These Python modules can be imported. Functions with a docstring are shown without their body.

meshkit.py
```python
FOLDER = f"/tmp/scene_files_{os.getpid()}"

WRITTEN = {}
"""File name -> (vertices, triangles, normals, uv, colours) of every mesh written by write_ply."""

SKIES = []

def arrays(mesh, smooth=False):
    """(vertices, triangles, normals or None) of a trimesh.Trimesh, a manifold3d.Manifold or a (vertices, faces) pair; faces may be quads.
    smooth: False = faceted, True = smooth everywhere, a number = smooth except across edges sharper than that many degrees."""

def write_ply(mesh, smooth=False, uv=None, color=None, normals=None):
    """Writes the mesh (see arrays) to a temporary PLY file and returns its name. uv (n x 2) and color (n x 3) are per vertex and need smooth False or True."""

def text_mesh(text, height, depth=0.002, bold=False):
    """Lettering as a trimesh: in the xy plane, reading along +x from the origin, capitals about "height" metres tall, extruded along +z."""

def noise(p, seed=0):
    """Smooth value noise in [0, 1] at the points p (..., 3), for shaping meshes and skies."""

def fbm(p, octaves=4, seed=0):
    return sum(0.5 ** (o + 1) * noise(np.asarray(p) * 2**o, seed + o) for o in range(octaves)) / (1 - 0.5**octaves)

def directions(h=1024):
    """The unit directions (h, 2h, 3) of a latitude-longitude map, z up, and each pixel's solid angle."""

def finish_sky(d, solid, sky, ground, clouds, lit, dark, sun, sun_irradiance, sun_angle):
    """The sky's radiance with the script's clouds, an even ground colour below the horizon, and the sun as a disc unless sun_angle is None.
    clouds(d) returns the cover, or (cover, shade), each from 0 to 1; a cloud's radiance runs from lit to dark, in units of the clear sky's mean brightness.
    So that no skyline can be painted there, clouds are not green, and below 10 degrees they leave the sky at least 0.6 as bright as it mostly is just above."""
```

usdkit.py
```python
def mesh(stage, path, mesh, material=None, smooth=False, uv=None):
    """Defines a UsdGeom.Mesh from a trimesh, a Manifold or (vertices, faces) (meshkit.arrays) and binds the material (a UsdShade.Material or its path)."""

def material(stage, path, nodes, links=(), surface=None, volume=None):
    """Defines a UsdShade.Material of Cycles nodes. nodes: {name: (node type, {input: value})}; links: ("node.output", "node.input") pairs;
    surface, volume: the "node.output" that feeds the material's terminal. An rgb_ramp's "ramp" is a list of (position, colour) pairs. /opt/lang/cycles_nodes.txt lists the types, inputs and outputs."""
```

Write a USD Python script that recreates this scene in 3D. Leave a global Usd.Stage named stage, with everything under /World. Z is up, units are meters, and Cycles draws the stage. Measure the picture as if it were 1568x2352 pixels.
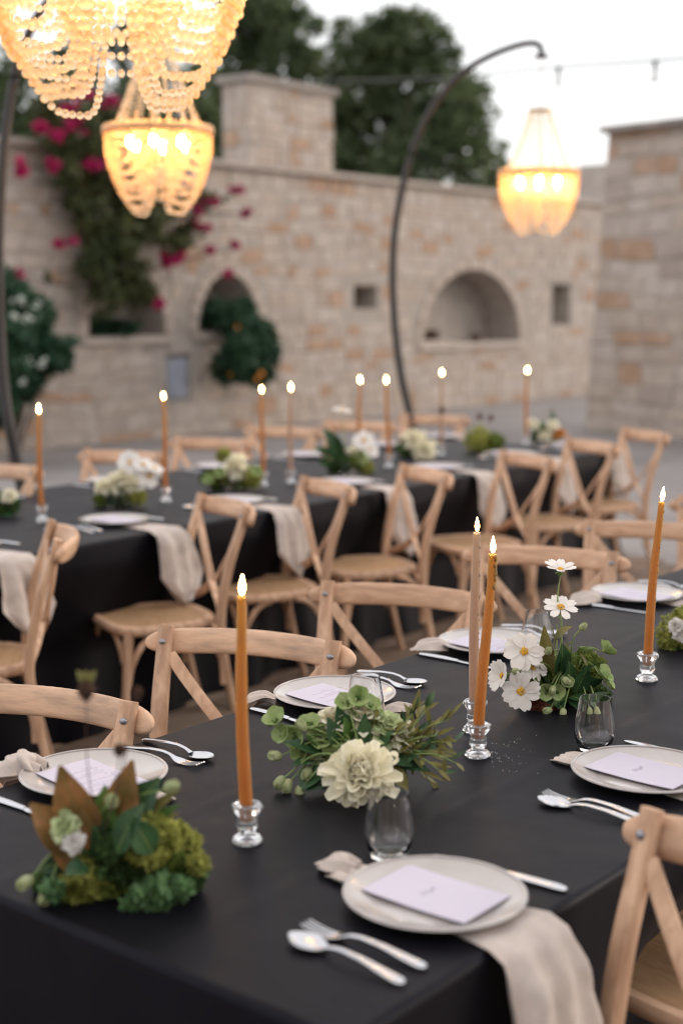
import math, random
import numpy as np, trimesh, manifold3d as m3
import usdkit, meshkit
from pxr import Usd, UsdGeom, UsdLux, UsdShade, Gf, Sdf

stage = Usd.Stage.CreateInMemory()
UsdGeom.SetStageUpAxis(stage, 'Z'); UsdGeom.SetStageMetersPerUnit(stage, 1.0)
UsdGeom.Xform.Define(stage, '/World'); UsdGeom.Scope.Define(stage, '/World/Looks')
R = np.random.default_rng(7); PI = math.pi

# ------------------------------------------------------------------ camera, sky, sun, exposure
PITCH, EYE, FPX = math.radians(8.46), 1.64, 3266.7          # FPX: 50 mm on a 24 mm wide frame, in 1568ths of the width
cam = UsdGeom.Camera.Define(stage, '/World/camera')
cam.CreateFocalLengthAttr(50.0); cam.CreateHorizontalApertureAttr(24.0); cam.CreateVerticalApertureAttr(36.0)
cam.CreateClippingRangeAttr(Gf.Vec2f(0.05, 500)); cam.CreateFStopAttr(1.9); cam.CreateFocusDistanceAttr(3.0)
cam.AddTranslateOp().Set(Gf.Vec3d(0, 0, EYE)); cam.AddRotateXOp().Set(90 - math.degrees(PITCH))
cam.CreateExposureAttr(0.60)

SUN_EL, SUN_AZ = math.radians(14), math.radians(75)
sun_dir = np.array([math.cos(SUN_EL) * math.sin(SUN_AZ), math.cos(SUN_EL) * math.cos(SUN_AZ), math.sin(SUN_EL)])
dome = UsdLux.DomeLight.Define(stage, '/World/sky')
sky_mat = usdkit.material(stage, '/World/Looks/sky_look', {
    'tc': ('texture_coordinate', {}),
    'sky': ('sky_texture', {'sky_type': 'single_scattering', 'sun_disc': False, 'sun_elevation': SUN_EL, 'sun_rotation': SUN_AZ,
                            'air_density': 1.0, 'aerosol_density': 1.6, 'ozone_density': 1.0}),
    'n': ('noise_texture', {'scale': 2.2, 'detail': 4.0, 'roughness': 0.5}),
    'c': ('rgb_ramp', {'ramp': [(0.25, (10.2, 10.0, 10.1)), (0.75, (11.5, 11.2, 11.0))]}),
    'mix': ('mix_color', {'fac': 0.74, 'use_clamp': False}),
    'bg': ('background_shader', {'strength': 0.10})},
    [('tc.generated', 'n.vector'), ('n.fac', 'c.fac'), ('sky.color', 'mix.a'), ('c.color', 'mix.b'), ('mix.result', 'bg.color')], surface='bg.background')
UsdShade.MaterialBindingAPI.Apply(dome.GetPrim()).Bind(sky_mat)
dome.GetPrim().SetCustomDataByKey('kind', 'structure')
sun = UsdLux.DistantLight.Define(stage, '/World/sun')
sun.CreateIntensityAttr(0.2); sun.CreateNormalizeAttr(True); sun.CreateAngleAttr(25.0); sun.CreateColorAttr(Gf.Vec3f(1.0, 0.9, 0.8))
_q = Gf.Rotation(Gf.Vec3d(0, 0, 1), Gf.Vec3d(*sun_dir))
sun.AddOrientOp(UsdGeom.XformOp.PrecisionDouble).Set(Gf.Quatd(_q.GetQuat()))

# ------------------------------------------------------------------ where a line of sight meets a level plane / a distance
def _ray(x, y):
    u, v = (x - 784) / FPX, (1176 - y) / FPX
    return np.array([u, math.cos(PITCH) + v * math.sin(PITCH), -math.sin(PITCH) + v * math.cos(PITCH)])
def on(x, y, z):
    d = _ray(x, y); return np.array([0, 0, EYE]) + d * (z - EYE) / d[2]
def deep(x, y, zc):
    return np.array([0, 0, EYE]) + _ray(x, y) * zc
def px(n, zc): return n * zc / FPX

# ------------------------------------------------------------------ scene helpers
COUNT = {}
def numbered(parent, name):
    k = COUNT.get((parent, name), 0); COUNT[(parent, name)] = k + 1
    return f'{parent}/{name}' if k == 0 else f'{parent}/{name}_{k:03d}'
def tag(p, label=None, cat=None, group=None, kind=None):
    for k, v in (('label', label), ('category', cat), ('group', group), ('kind', kind)):
        if v: p.SetCustomDataByKey(k, v)
    return p
def thing(name, label, cat, loc=(0, 0, 0), rz=0.0, group=None, rx=0, ry=0):
    x = UsdGeom.Xform.Define(stage, numbered('/World', name))
    x.AddTranslateOp().Set(Gf.Vec3d(*map(float, loc)))
    if rz or rx or ry: x.AddRotateXYZOp().Set(Gf.Vec3f(rx, ry, rz))
    return tag(x.GetPrim(), label, cat, group)
def part(name, mesh, mat, parent=None, smooth=40, label=None):
    path = numbered(str(parent.GetPath()) if parent else '/World', name)
    if isinstance(mesh, tuple):                               # closed shapes face outwards
        v, f = np.asarray(mesh[0], float), np.asarray(mesh[1], int); w = v - v.mean(0)
        if np.einsum('ij,ij->', w[f[:, 0]], np.cross(w[f[:, 1]], w[f[:, 2]])) < 0: mesh = (v, f[:, ::-1])
    p = usdkit.mesh(stage, path, mesh, MAT[mat] if isinstance(mat, str) else mat, smooth=smooth).GetPrim()
    if label: p.SetCustomDataByKey('label', label)
    return p
def structure(name, mesh, mat, smooth=False):
    return tag(part(name, mesh, mat, smooth=smooth), kind='structure')
PROTO = {}
def copy_of(root, loc, rz, label, group=None):
    was = root.GetCustomData()
    r = thing(root.GetName().rstrip('_0123456789'), label, was['category'], loc, rz, group or was.get('group'))
    r.GetReferences().AddInternalReference(root.GetPath()); r.SetInstanceable(True)
    return r

# ------------------------------------------------------------------ shapes
def cat(ms):
    vs, fs, n = [], [], 0
    for v, f in ms:
        v, f = np.asarray(v, float), np.asarray(f, int); vs.append(v); fs.append(f + n); n += len(v)
    return np.vstack(vs), np.vstack(fs)
def quads(q): q = np.asarray(q).reshape(-1, 4); return np.vstack([q[:, [0, 1, 2]], q[:, [0, 2, 3]]])
def grid(P, close=False):
    n, m = P.shape[:2]; mm = m if close else m - 1
    i, j = np.meshgrid(np.arange(n - 1), np.arange(mm), indexing='ij')
    q = np.stack([i * m + j, i * m + (j + 1) % m, (i + 1) * m + (j + 1) % m, (i + 1) * m + j], -1)
    return P.reshape(-1, 3), quads(q)
def shell(P, t):
    du, dv = np.gradient(P, axis=0), np.gradient(P, axis=1)
    N = np.cross(du, dv); N /= np.linalg.norm(N, axis=2, keepdims=True) + 1e-12
    A, B = P + N * t / 2, P - N * t / 2
    n, m = P.shape[:2]; va, fa = grid(A); vb, fb = grid(B); k = n * m
    idx = np.arange(k).reshape(n, m)
    rim = np.concatenate([idx[0, :], idx[1:, -1], idx[-1, ::-1][1:], idx[::-1, 0][1:-1]])
    nx = np.roll(rim, -1)
    q = np.stack([rim, rim + k, nx + k, nx], 1)
    return np.vstack([va, vb]), np.vstack([fa, fb[:, ::-1] + k, quads(q)])
def sweep(P, A, B, k=8, e=1.0, caps=True):
    """Section with half axes A[i], B[i] (vectors) carried along P[i]; e < 1 squares it off."""
    P, A, B = np.asarray(P, float), np.asarray(A, float), np.asarray(B, float)
    a = np.arange(k) * 2 * PI / k + PI / k
    c, s = np.sign(np.cos(a)) * np.abs(np.cos(a)) ** e, np.sign(np.sin(a)) * np.abs(np.sin(a)) ** e
    Q = P[:, None] + c[None, :, None] * A[:, None] + s[None, :, None] * B[:, None]
    v, f = grid(Q, True)
    if caps:
        n = len(P); v = np.vstack([v, P[0], P[-1]]); j = np.arange(k); jn = (j + 1) % k
        f = np.vstack([f, np.stack([np.full(k, n * k), jn, j], 1), np.stack([np.full(k, n * k + 1), (n - 1) * k + j, (n - 1) * k + jn], 1)])
    return v, f
def frames(P, up=(0, 0, 1)):
    t = np.gradient(P, axis=0); t /= np.linalg.norm(t, axis=1, keepdims=True) + 1e-12
    u = np.where(np.abs(t @ np.asarray(up, float))[:, None] > 0.95, [1.0, 0, 0], np.asarray(up, float))
    a = np.cross(t, u); a /= np.linalg.norm(a, axis=1, keepdims=True) + 1e-12
    return t, a, np.cross(a, t)
def tube(P, r, k=6, up=(0, 0, 1)):
    P = np.asarray(P, float); r = np.broadcast_to(np.asarray(r, float), (len(P),))[:, None]
    _, a, b = frames(P, up); return sweep(P, a * r, b * r, k)
def curve(pts, n=12):
    """Catmull-Rom through the points."""
    p = np.asarray(pts, float); p = np.vstack([2 * p[0] - p[1], p, 2 * p[-1] - p[-2]]); out = []
    for i in range(1, len(p) - 2):
        t = np.linspace(0, 1, n, endpoint=False)[:, None]
        out.append(0.5 * (2 * p[i] + (p[i + 1] - p[i - 1]) * t + (2 * p[i - 1] - 5 * p[i] + 4 * p[i + 1] - p[i + 2]) * t ** 2 + (3 * p[i] - p[i - 1] - 3 * p[i + 1] + p[i + 2]) * t ** 3))
    return np.vstack(out + [p[-2:-1]])
def lathe(rz, k=32, loc=(0, 0, 0), phase=0.0):
    rz = np.asarray(rz, float); a = np.arange(k) * 2 * PI / k + phase
    P = np.stack([rz[:, 0, None] * np.cos(a), rz[:, 0, None] * np.sin(a), np.broadcast_to(rz[:, 1, None], (len(rz), k))], -1)
    v, f = grid(P, True); return v + np.asarray(loc), f[:, ::-1]
def box(c, s, rz=0.0):
    v = np.array([[x, y, z] for z in (-.5, .5) for y in (-.5, .5) for x in (-.5, .5)]) * s
    if rz: v[:, :2] = v[:, :2] @ np.array([[math.cos(rz), math.sin(rz)], [-math.sin(rz), math.cos(rz)]])
    return v + np.asarray(c), quads([[0, 2, 3, 1], [4, 5, 7, 6], [0, 1, 5, 4], [2, 6, 7, 3], [0, 4, 6, 2], [1, 3, 7, 5]])
def rbox(c, s, r=0.004):
    s = np.asarray(s, float) / 2 - r
    pts = [[x, y, z] for x in (-s[0], s[0]) for y in (-s[1], s[1]) for z in (-s[2], s[2])]
    b = m3.Manifold.sphere(r, 8); h = m3.Manifold.batch_hull([b.translate(p) for p in pts]).to_mesh()
    return np.asarray(h.vert_properties[:, :3], float) + np.asarray(c), np.asarray(h.tri_verts, int)
ICO = {s: (lambda m: (np.array(m.vertices), np.array(m.faces)))(trimesh.creation.icosphere(subdivisions=s)) for s in (0, 1, 2, 3)}
def ball(c, r, s=2): v, f = ICO[s]; return v * np.asarray(r) + np.asarray(c), f
def balls(C, r, s=1):
    v, f = ICO[s]; C = np.asarray(C, float); r = np.broadcast_to(np.asarray(r, float), (len(C),))
    V = (v[None] * r[:, None, None] + C[:, None]).reshape(-1, 3)
    return V, (f[None] + (np.arange(len(C)) * len(v))[:, None, None]).reshape(-1, 3)
def rot_to(n, spin=0.0):
    n = np.asarray(n, float); n /= np.linalg.norm(n)
    a = np.cross([0, 0, 1.0], n)
    a = np.array([1.0, 0, 0]) if np.linalg.norm(a) < 1e-6 else a / np.linalg.norm(a)
    b = np.cross(n, a); c, s = math.cos(spin), math.sin(spin)
    return np.stack([c * a + s * b, -s * a + c * b, n], 1)
def move(m, M, t): return np.asarray(m[0]) @ np.asarray(M).T + np.asarray(t), m[1]
def rotz(a): c, s = math.cos(a), math.sin(a); return np.array([[c, -s, 0], [s, c, 0], [0, 0, 1.0]])
def roty(a): c, s = math.cos(a), math.sin(a); return np.array([[c, 0, s], [0, 1.0, 0], [-s, 0, c]])

# ------------------------------------------------------------------ materials
MAT = {}
def mat(name, c1, c2=None, scale=8.0, rough=0.6, stretch=(1, 1, 1), bump=0.0, bscale=None, detail=3.0, world=False, lo=0.35, hi=0.65, **kw):
    nodes = {'p': ('principled_bsdf', {'roughness': rough, **kw})}; links = []
    if c2 is None and not bump:
        nodes['p'][1]['base_color'] = c1
    else:
        nodes['tc'] = ('geometry', {}) if world else ('texture_coordinate', {})
        nodes['mp'] = ('mapping', {'scale': stretch}); links.append(('tc.position' if world else 'tc.object', 'mp.vector'))
        nodes['n'] = ('noise_texture', {'scale': scale, 'detail': detail, 'roughness': 0.6}); links.append(('mp.vector', 'n.vector'))
        nodes['r'] = ('rgb_ramp', {'ramp': [(lo, c1), (hi, c2 or c1)]}); links += [('n.fac', 'r.fac'), ('r.color', 'p.base_color')]
        if bump:
            nodes['n2'] = ('noise_texture', {'scale': bscale or scale * 3, 'detail': 4.0}); nodes['b'] = ('bump', {'strength': bump, 'distance': 0.01})
            links += [('mp.vector', 'n2.vector'), ('n2.fac', 'b.height'), ('b.normal', 'p.normal')]
    if name.startswith('wood'):
        nodes['oi'] = ('object_info', {}); nodes['mr'] = ('map_range', {'to_min': .88, 'to_max': 1.10}); nodes['hv'] = ('hsv', {'hue': .5, 'saturation': .96, 'fac': 1.0})
        links = [l for l in links if l != ('r.color', 'p.base_color')] + [('oi.random', 'mr.value'), ('mr.result', 'hv.value'), ('r.color', 'hv.color'), ('hv.color', 'p.base_color')]
    MAT[name] = usdkit.material(stage, '/World/Looks/' + name, nodes, links, surface='p.BSDF'); return MAT[name]
def leafmat(name, c1, c2, scale=20.0, rough=0.45, trans=0.3, tint=1.3):
    t = tuple(min(1, x * tint) for x in c2)
    MAT[name] = usdkit.material(stage, '/World/Looks/' + name, {
        'g': ('geometry', {}), 'n': ('noise_texture', {'scale': scale, 'detail': 2.0}), 'r': ('rgb_ramp', {'ramp': [(0.3, c1), (0.7, c2)]}),
        'p': ('principled_bsdf', {'roughness': rough, 'specular_ior_level': 0.35}), 't': ('translucent_bsdf', {'color': t}), 'm': ('mix_closure', {'fac': trans})},
        [('g.position', 'n.vector'), ('n.fac', 'r.fac'), ('r.color', 'p.base_color'), ('p.BSDF', 'm.closure1'), ('t.BSDF', 'm.closure2')], surface='m.closure')
def glow(name, c, s):
    MAT[name] = usdkit.material(stage, '/World/Looks/' + name, {'e': ('emission', {'color': c, 'strength': s})}, surface='e.emission')

W1, W2 = (0.43, 0.245, 0.145), (0.66, 0.42, 0.27)
mat('wood_upright', W1, W2, 9, 0.55, (4, 4, 0.5), bump=0.12, bscale=40)
mat('wood_across', W1, W2, 9, 0.55, (0.5, 4, 4), bump=0.12, bscale=40)
mat('wood_worn', (0.36, 0.24, 0.165), W2, 6, 0.6, (0.9, 3, 5), bump=0.15, bscale=40, lo=0.28, hi=0.55)
mat('wood_seat', (0.36, 0.2, 0.095), (0.47, 0.28, 0.14), 18, 0.55, (1, 6, 1), bump=0.3, bscale=60)
mat('steel', (0.62, 0.62, 0.64), None, rough=0.16, metallic=1.0)
mat('rivet_metal', (0.30, 0.30, 0.33), None, rough=0.35, metallic=1.0)
mat('black_cloth', (0.0022, 0.0022, 0.0035), (0.0045, 0.0042, 0.0062), 3, 0.46, bump=0.10, bscale=260, specular_ior_level=0.115, specular_tint=(0.84, 0.81, 1.0), sheen_weight=0.09, sheen_roughness=0.2, sheen_tint=(0.86, 0.86, 1.0))
mat('linen', (0.48, 0.415, 0.375), (0.58, 0.505, 0.46), 14, 0.9, bump=0.25, bscale=350, sheen_weight=0.1)
mat('glaze', (0.40, 0.365, 0.35), (0.45, 0.415, 0.40), 10, 0.16, coat_weight=0.5)
mat('card_paper', (0.55, 0.515, 0.605), None, rough=0.85)
mat('ink', (0.42, 0.37, 0.46), None, rough=0.9)
mat('wax_ochre', (0.160, 0.062, 0.0105), (0.19, 0.075, 0.013), 20, 0.5, subsurface_weight=0.4, subsurface_scale=0.018, subsurface_radius=(1, 0.4, 0.15))
mat('wax_mauve', (0.185, 0.12, 0.095), (0.21, 0.138, 0.108), 20, 0.5, subsurface_weight=0.3, subsurface_scale=0.018, subsurface_radius=(1, 0.5, 0.3))
mat('wick_black', (0.02, 0.015, 0.01), None, rough=0.9)
MAT['flame_glow'] = usdkit.material(stage, '/World/Looks/flame_glow', {'w': ('layer_weight', {'blend': 0.5}), 'r': ('rgb_ramp', {'ramp': [(0.0, (1.0, .74, .36)), (0.45, (1.0, .62, .22)), (0.8, (.75, .22, .03)), (1.0, (.35, .07, .01))]}),
    'e': ('emission', {'strength': 42.0})}, [('w.facing', 'r.fac'), ('r.color', 'e.color')], surface='e.emission')
glow('amber_glow', (1.0, 0.46, 0.09), 120.0)
glow('bulb_glow', (1.0, 0.58, 0.20), 95.0)
mat('crystal', (0.97, 0.98, 1.0), None, rough=0.02, transmission_weight=0.95, ior=1.6)
mat('glass_clear', (1, 1, 1), None, rough=0.0, transmission_weight=1.0, ior=1.5)
mat('glass_dark', (.02, .022, .025), None, rough=0.05)
mat('iron', (0.035, 0.032, 0.032), None, rough=0.5, metallic=0.3)
mat('ring_metal', (0.45, 0.36, 0.24), None, rough=0.35, metallic=1.0)
MAT['bead'] = usdkit.material(stage, '/World/Looks/bead', {
    'p': ('principled_bsdf', {'base_color': (0.98, 0.86, 0.68), 'roughness': 0.06, 'transmission_weight': 0.82, 'ior': 1.5}), 't': ('translucent_bsdf', {'color': (0.9, 0.66, 0.36)}),
    'x': ('transparent_bsdf', {'color': (1, 0.96, 0.9)}), 'm0': ('mix_closure', {'fac': 0.22}), 'm1': ('mix_closure', {'fac': 0.25})},
    [('p.BSDF', 'm0.closure1'), ('t.BSDF', 'm0.closure2'), ('m0.closure', 'm1.closure1'), ('x.BSDF', 'm1.closure2')], surface='m1.closure')
STONES = []
for i, (a, b) in enumerate([((0.385, 0.316, 0.267), (0.459, 0.385, 0.332)), ((0.369, 0.295, 0.244), (0.448, 0.371, 0.312)), ((0.404, 0.343, 0.300), (0.475, 0.410, 0.364)), ((0.341, 0.211, 0.134), (0.413, 0.287, 0.211)), ((0.376, 0.313, 0.273), (0.431, 0.368, 0.324)), ((0.323, 0.266, 0.232), (0.394, 0.331, 0.289))]):
    mat(f'stone_tone_{"abcdef"[i]}', a, b, 3.5, 0.9, bump=0.5, bscale=14, world=True); STONES.append(f'stone_tone_{"abcdef"[i]}')
mat('mortar', (.32, .275, .24), (.41, .36, .325), 5, 0.95, bump=0.5, bscale=20, world=True)
mat('cap_stone', (.24, .21, .19), (.34, .30, .27), 3, 0.9, bump=0.4, world=True)
mat('concrete', (.215, .195, .19), (.30, .275, .265), 0.9, 0.9, bump=0.3, bscale=30, world=True, detail=6)
PAVE = []
for i, (a, b) in enumerate([((.15, .095, .062), (.21, .14, .095)), ((.13, .085, .06), (.19, .125, .09)), ((.17, .12, .085), (.22, .16, .12))]):
    mat(f'paver_tone_{"abc"[i]}', a, b, 6, 0.85, bump=0.4, bscale=40, world=True); PAVE.append(f'paver_tone_{"abc"[i]}')
mat('joint_earth', (.10, .07, .05), (.15, .11, .08), 12, 0.95, world=True)
mat('bark', (.06, .045, .035), (.12, .09, .07), 8, 0.9, bump=0.6, world=True)
mat('meter_grey', (.28, .30, .36), (.33, .35, .41), 4, 0.5)
leafmat('tree_leaf', (.035, .058, .024), (.10, .13, .055), 0.9, trans=0.35)
leafmat('bougainvillea_leaf', (.028, .048, .018), (.10, .105, .04), 2.2, trans=0.3)
leafmat('shrub_leaf', (.012, .040, .020), (.035, .085, .04), 3.0, trans=0.2)
leafmat('magenta_bract', (.24, .006, .055), (.46, .015, .12), 6, trans=0.3)
leafmat('cosmos_petal', (.80, .77, .74), (.88, .85, .82), 60, 0.6, 0.3, 1.0)
leafmat('cream_petal', (.90, .85, .66), (.95, .93, .83), 45, 0.6, 0.5, 1.02)
leafmat('palegreen_petal', (.46, .56, .26), (.68, .74, .46), 60, 0.5, 0.3, 1.0)
leafmat('hellebore_petal', (.28, .40, .13), (.48, .57, .28), 50, 0.5, 0.3, 1.0)
leafmat('sprig_leaf', (.045, .105, .040), (.13, .24, .09), 40, 0.5, 0.2)
leafmat('dark_leaf', (.018, .055, .024), (.055, .12, .045), 25, 0.35, 0.12)
leafmat('mid_leaf', (.05, .12, .025), (.12, .22, .05), 30, 0.4, 0.25)
leafmat('olive_leaf', (.12, .13, .03), (.26, .22, .07), 30, 0.45, 0.2)
leafmat('bronze_leaf', (.13, .085, .022), (.36, .17, .06), 26, 0.45, 0.15)
leafmat('moss_green', (.045, .085, .010), (.16, .20, .035), 35, 0.8, 0.2)
leafmat('moss_lime', (.11, .125, .018), (.38, .39, .095), 45, 0.8, 0.2)
leafmat('bud_green', (.34, .40, .18), (.48, .52, .30), 60, 0.5, 0.3, 1.0)
leafmat('moss_deep', (.022, .052, .014), (.07, .125, .035), 35, 0.8, 0.2)
leafmat('red_fuzz', (.14, .04, .025), (.25, .09, .05), 60, 0.8, 0.2)
mat('stem_green', (.14, .22, .06), (.22, .30, .10), 30, 0.5)
mat('pollen_yellow', (.70, .36, .02), (.80, .48, .05), 200, 0.8, bump=0.4, bscale=600)
mat('seed_brown', (.05, .025, .015), (.10, .05, .03), 60, 0.9)
mat('orange_fruit', (.55, .20, .02), None, rough=0.5)
mat('white_bloom', (.45, .48, .42), None, rough=0.7)
mat('bulb_glass', (.5, .5, .48), None, rough=0.2)

# ------------------------------------------------------------------ ground
g = grid(np.stack(list(np.meshgrid(np.linspace(-150, 150, 41), np.linspace(-150, 150, 41), indexing='xy')) + [np.zeros((41, 41))], -1))
structure('ground', g, 'concrete')
TD = math.radians(50.8)                                    # the direction both tables run in
pave = UsdGeom.Xform.Define(stage, '/World/paving'); pave.AddTranslateOp().Set(Gf.Vec3d(0.0, 4.9, 0.0)); pave.AddRotateZOp().Set(math.degrees(TD))
pave = tag(pave.GetPrim(), kind='structure')
part('bedding', box((0, 0, 0.002), (8.6, 4.5, 0.004)), 'joint_earth', pave, smooth=False)
y, row = -2.2, 0
while y < 2.15:
    h = 0.26; x = -4.25 + (row % 2) * 0.21
    while x < 4.15:
        w = 0.42 + R.uniform(-.04, .06)
        t = 0.006 + R.uniform(0, .004); b = .008
        part('paver', cat([(np.array([[x + .006, y + .006, .003], [x + w - .006, y + .006, .003], [x + w - .006, y + h - .006, .003], [x + .006, y + h - .006, .003],
              [x + .006 + b, y + .006 + b, .006 + t], [x + w - .006 - b, y + .006 + b, .006 + t], [x + w - .006 - b, y + h - .006 - b, .006 + t], [x + .006 + b, y + h - .006 - b, .006 + t]]),
              quads([[4, 5, 6, 7], [0, 1, 5, 4], [1, 2, 6, 5], [2, 3, 7, 6], [3, 0, 4, 7]]))]), PAVE[R.integers(3)], pave, smooth=False)
        x += w
    y += h; row += 1

# ------------------------------------------------------------------ stone walls
class Wall:
    """A wall in its own frame: x along it, y away from the courtyard, z up."""
    def __init__(s, p0, deg): s.p0, s.a = np.array([*p0, 0.0]), math.radians(deg); s.M = rotz(s.a)
    def uz(s, x, y, depth=0.0):
        n = s.M[:, 1]; d = _ray(x, y); o = np.array([0, 0, EYE]); t = (n @ (s.p0 - o) + depth) / (n @ d)
        q = s.M.T @ (o + d * t - s.p0); return q[0], q[2]
    def world(s, u, w, z): return s.p0 + s.M @ np.array([u, w, z])
def ashlar(u0, u1, z0, z1, y0, rng, holes=(), course=(.13, .23), length=(.16, .46), lean=0.0):
    """Stones of one wall face: list of (centre u, centre z, mesh, tone)."""
    out, z = [], z0
    while z < z1 - .05:
        h = min(rng.uniform(*course), z1 - z)
        if z1 - z - h < .1: h = z1 - z
        u = u0 + lean * z - rng.uniform(0, .2)
        while u < u1:
            w = rng.uniform(*length); a, b = max(u, u0 + lean * (z + h / 2)), min(u + w, u1); u += w
            if b - a < .06: continue
            if any(hit(a, b, z, z + h) for hit in holes): continue
            g, c, p = .006, rng.uniform(.012, .028), rng.uniform(.006, .02)
            j = rng.uniform(-.016, .016, (4, 2))
            base = np.array([[a + g, z + g], [b - g, z + g], [b - g, z + h - g], [a + g, z + h - g]])
            front = np.array([[a + g + c, z + g + c], [b - g - c, z + g + c], [b - g - c, z + h - g - c], [a + g + c, z + h - g - c]]) + j
            V = np.array([[q[0], y0 + .01, q[1]] for q in base] + [[q[0], y0 - p + rng.uniform(-.006, .006), q[1]] for q in front])
            for q in V: k_ = min(1, max(0, (z1 - q[2]) / .5)) * min(1, max(0, (q[2] - z0) / .3)); q[2] += k_ * (.045 * math.sin(q[0] * 1.3 + z * 1.7) + .025 * math.sin(q[0] * 3.1 + z * 4)); q[0] += k_ * .03 * math.sin(q[2] * 9 + q[0] * 2)
            tone = STONES[rng.choice(6, p=[.25, .2, .21, .12, .14, .08])]
            out.append(((a + b) / 2, z + h / 2, (V, quads([[4, 5, 6, 7], [0, 1, 5, 4], [1, 2, 6, 5], [2, 3, 7, 6], [3, 0, 4, 7]])), tone))
        z += h
    return out
def lay(stones, wall, parent, limit=290):
    stones.sort(key=lambda s: np.linalg.norm(wall.world(s[0], 0, s[1]) - [0, 0, EYE]))
    for s in stones[:limit]: part('stone', s[2], s[3], parent, smooth=False)
    for t in STONES:
        rest = [s[2] for s in stones[limit:] if s[3] == t]
        if rest: tag(part('far_stones', cat(rest), t, parent, smooth=False), kind='stuff')
def prism(poly, y0, y1):
    """Polygon in the wall's x-z plane pushed from y0 to y1, as a Manifold."""
    return m3.CrossSection([np.asarray(poly, float)]).extrude(y1 - y0).rotate([90, 0, 0]).translate([0, y1, 0])
def rect_hit(a, b, c, d): return lambda u0, u1, z0, z1: u1 > a and u0 < b and z1 > c and z0 < d
def arch_hit(uc, w, c, top, m=.0):
    def f(u0, u1, z0, z1):
        uu = np.clip(uc, u0, u1); zz = max(z0, c)
        if z1 <= c: return False
        return (abs(uu - uc) / (w / 2 + m)) ** 2 + ((zz - c) / (top - c + m)) ** 2 < 1
    return f
def arch_poly(uc, w, c, top, n=18):
    a = np.linspace(0, PI, n); return [(uc + w / 2 * math.cos(t), c + (top - c) * math.sin(t)) for t in a]

BW = Wall((-4.7, 13.94), 51.0)
WTOP = 3.27
back = thing('stone_wall', 'long pale rubble stone wall with arched niches behind the far table', 'wall', BW.p0, math.degrees(BW.a))
U1 = 17.4
body = prism([(0, 0), (U1, 0), (U1, WTOP), (0, WTOP)], 0.0, 0.9)
holes = []
def niche(kind, x0, x1, ytop, ybot, depth=.62):
    xm, ym = (x0 + x1) / 2, ybot
    ua, _ = BW.uz(x0, ybot); ub, zb = BW.uz(x1, ybot); _, zb = BW.uz(xm, ybot); _, zt = BW.uz(xm, ytop)
    if kind == 'arch': poly = arch_poly((ua + ub) / 2, ub - ua, zb, zt); holes.append(arch_hit((ua + ub) / 2, ub - ua, zb, zt, .10))
    else: poly = [(ua, zb), (ub, zb), (ub, zt), (ua, zt)]; holes.append(rect_hit(ua, ub, zb, zt))
    return prism(poly, -.2, depth), (ua, ub, zb, zt)
N = {}
for key, a in {'wide': ('arch', 968, 1192, 618, 786), 'left': ('arch', 452, 592, 628, 762), 'dark': ('arch', 200, 378, 600, 772), 'square': ('rect', 812, 866, 655, 708), 'slot': ('rect', 1266, 1308, 652, 745)}.items():
    cut, N[key] = niche(*a); body = body - cut
mu0, _ = BW.uz(383, 865); mu1, mz0 = BW.uz(437, 918); _, mz1 = BW.uz(410, 812)
body = body - prism([(mu0, mz0), (mu1, mz0), (mu1, mz1), (mu0, mz1)], -.2, .10); holes.append(rect_hit(mu0, mu1, mz0, mz1))
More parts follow.
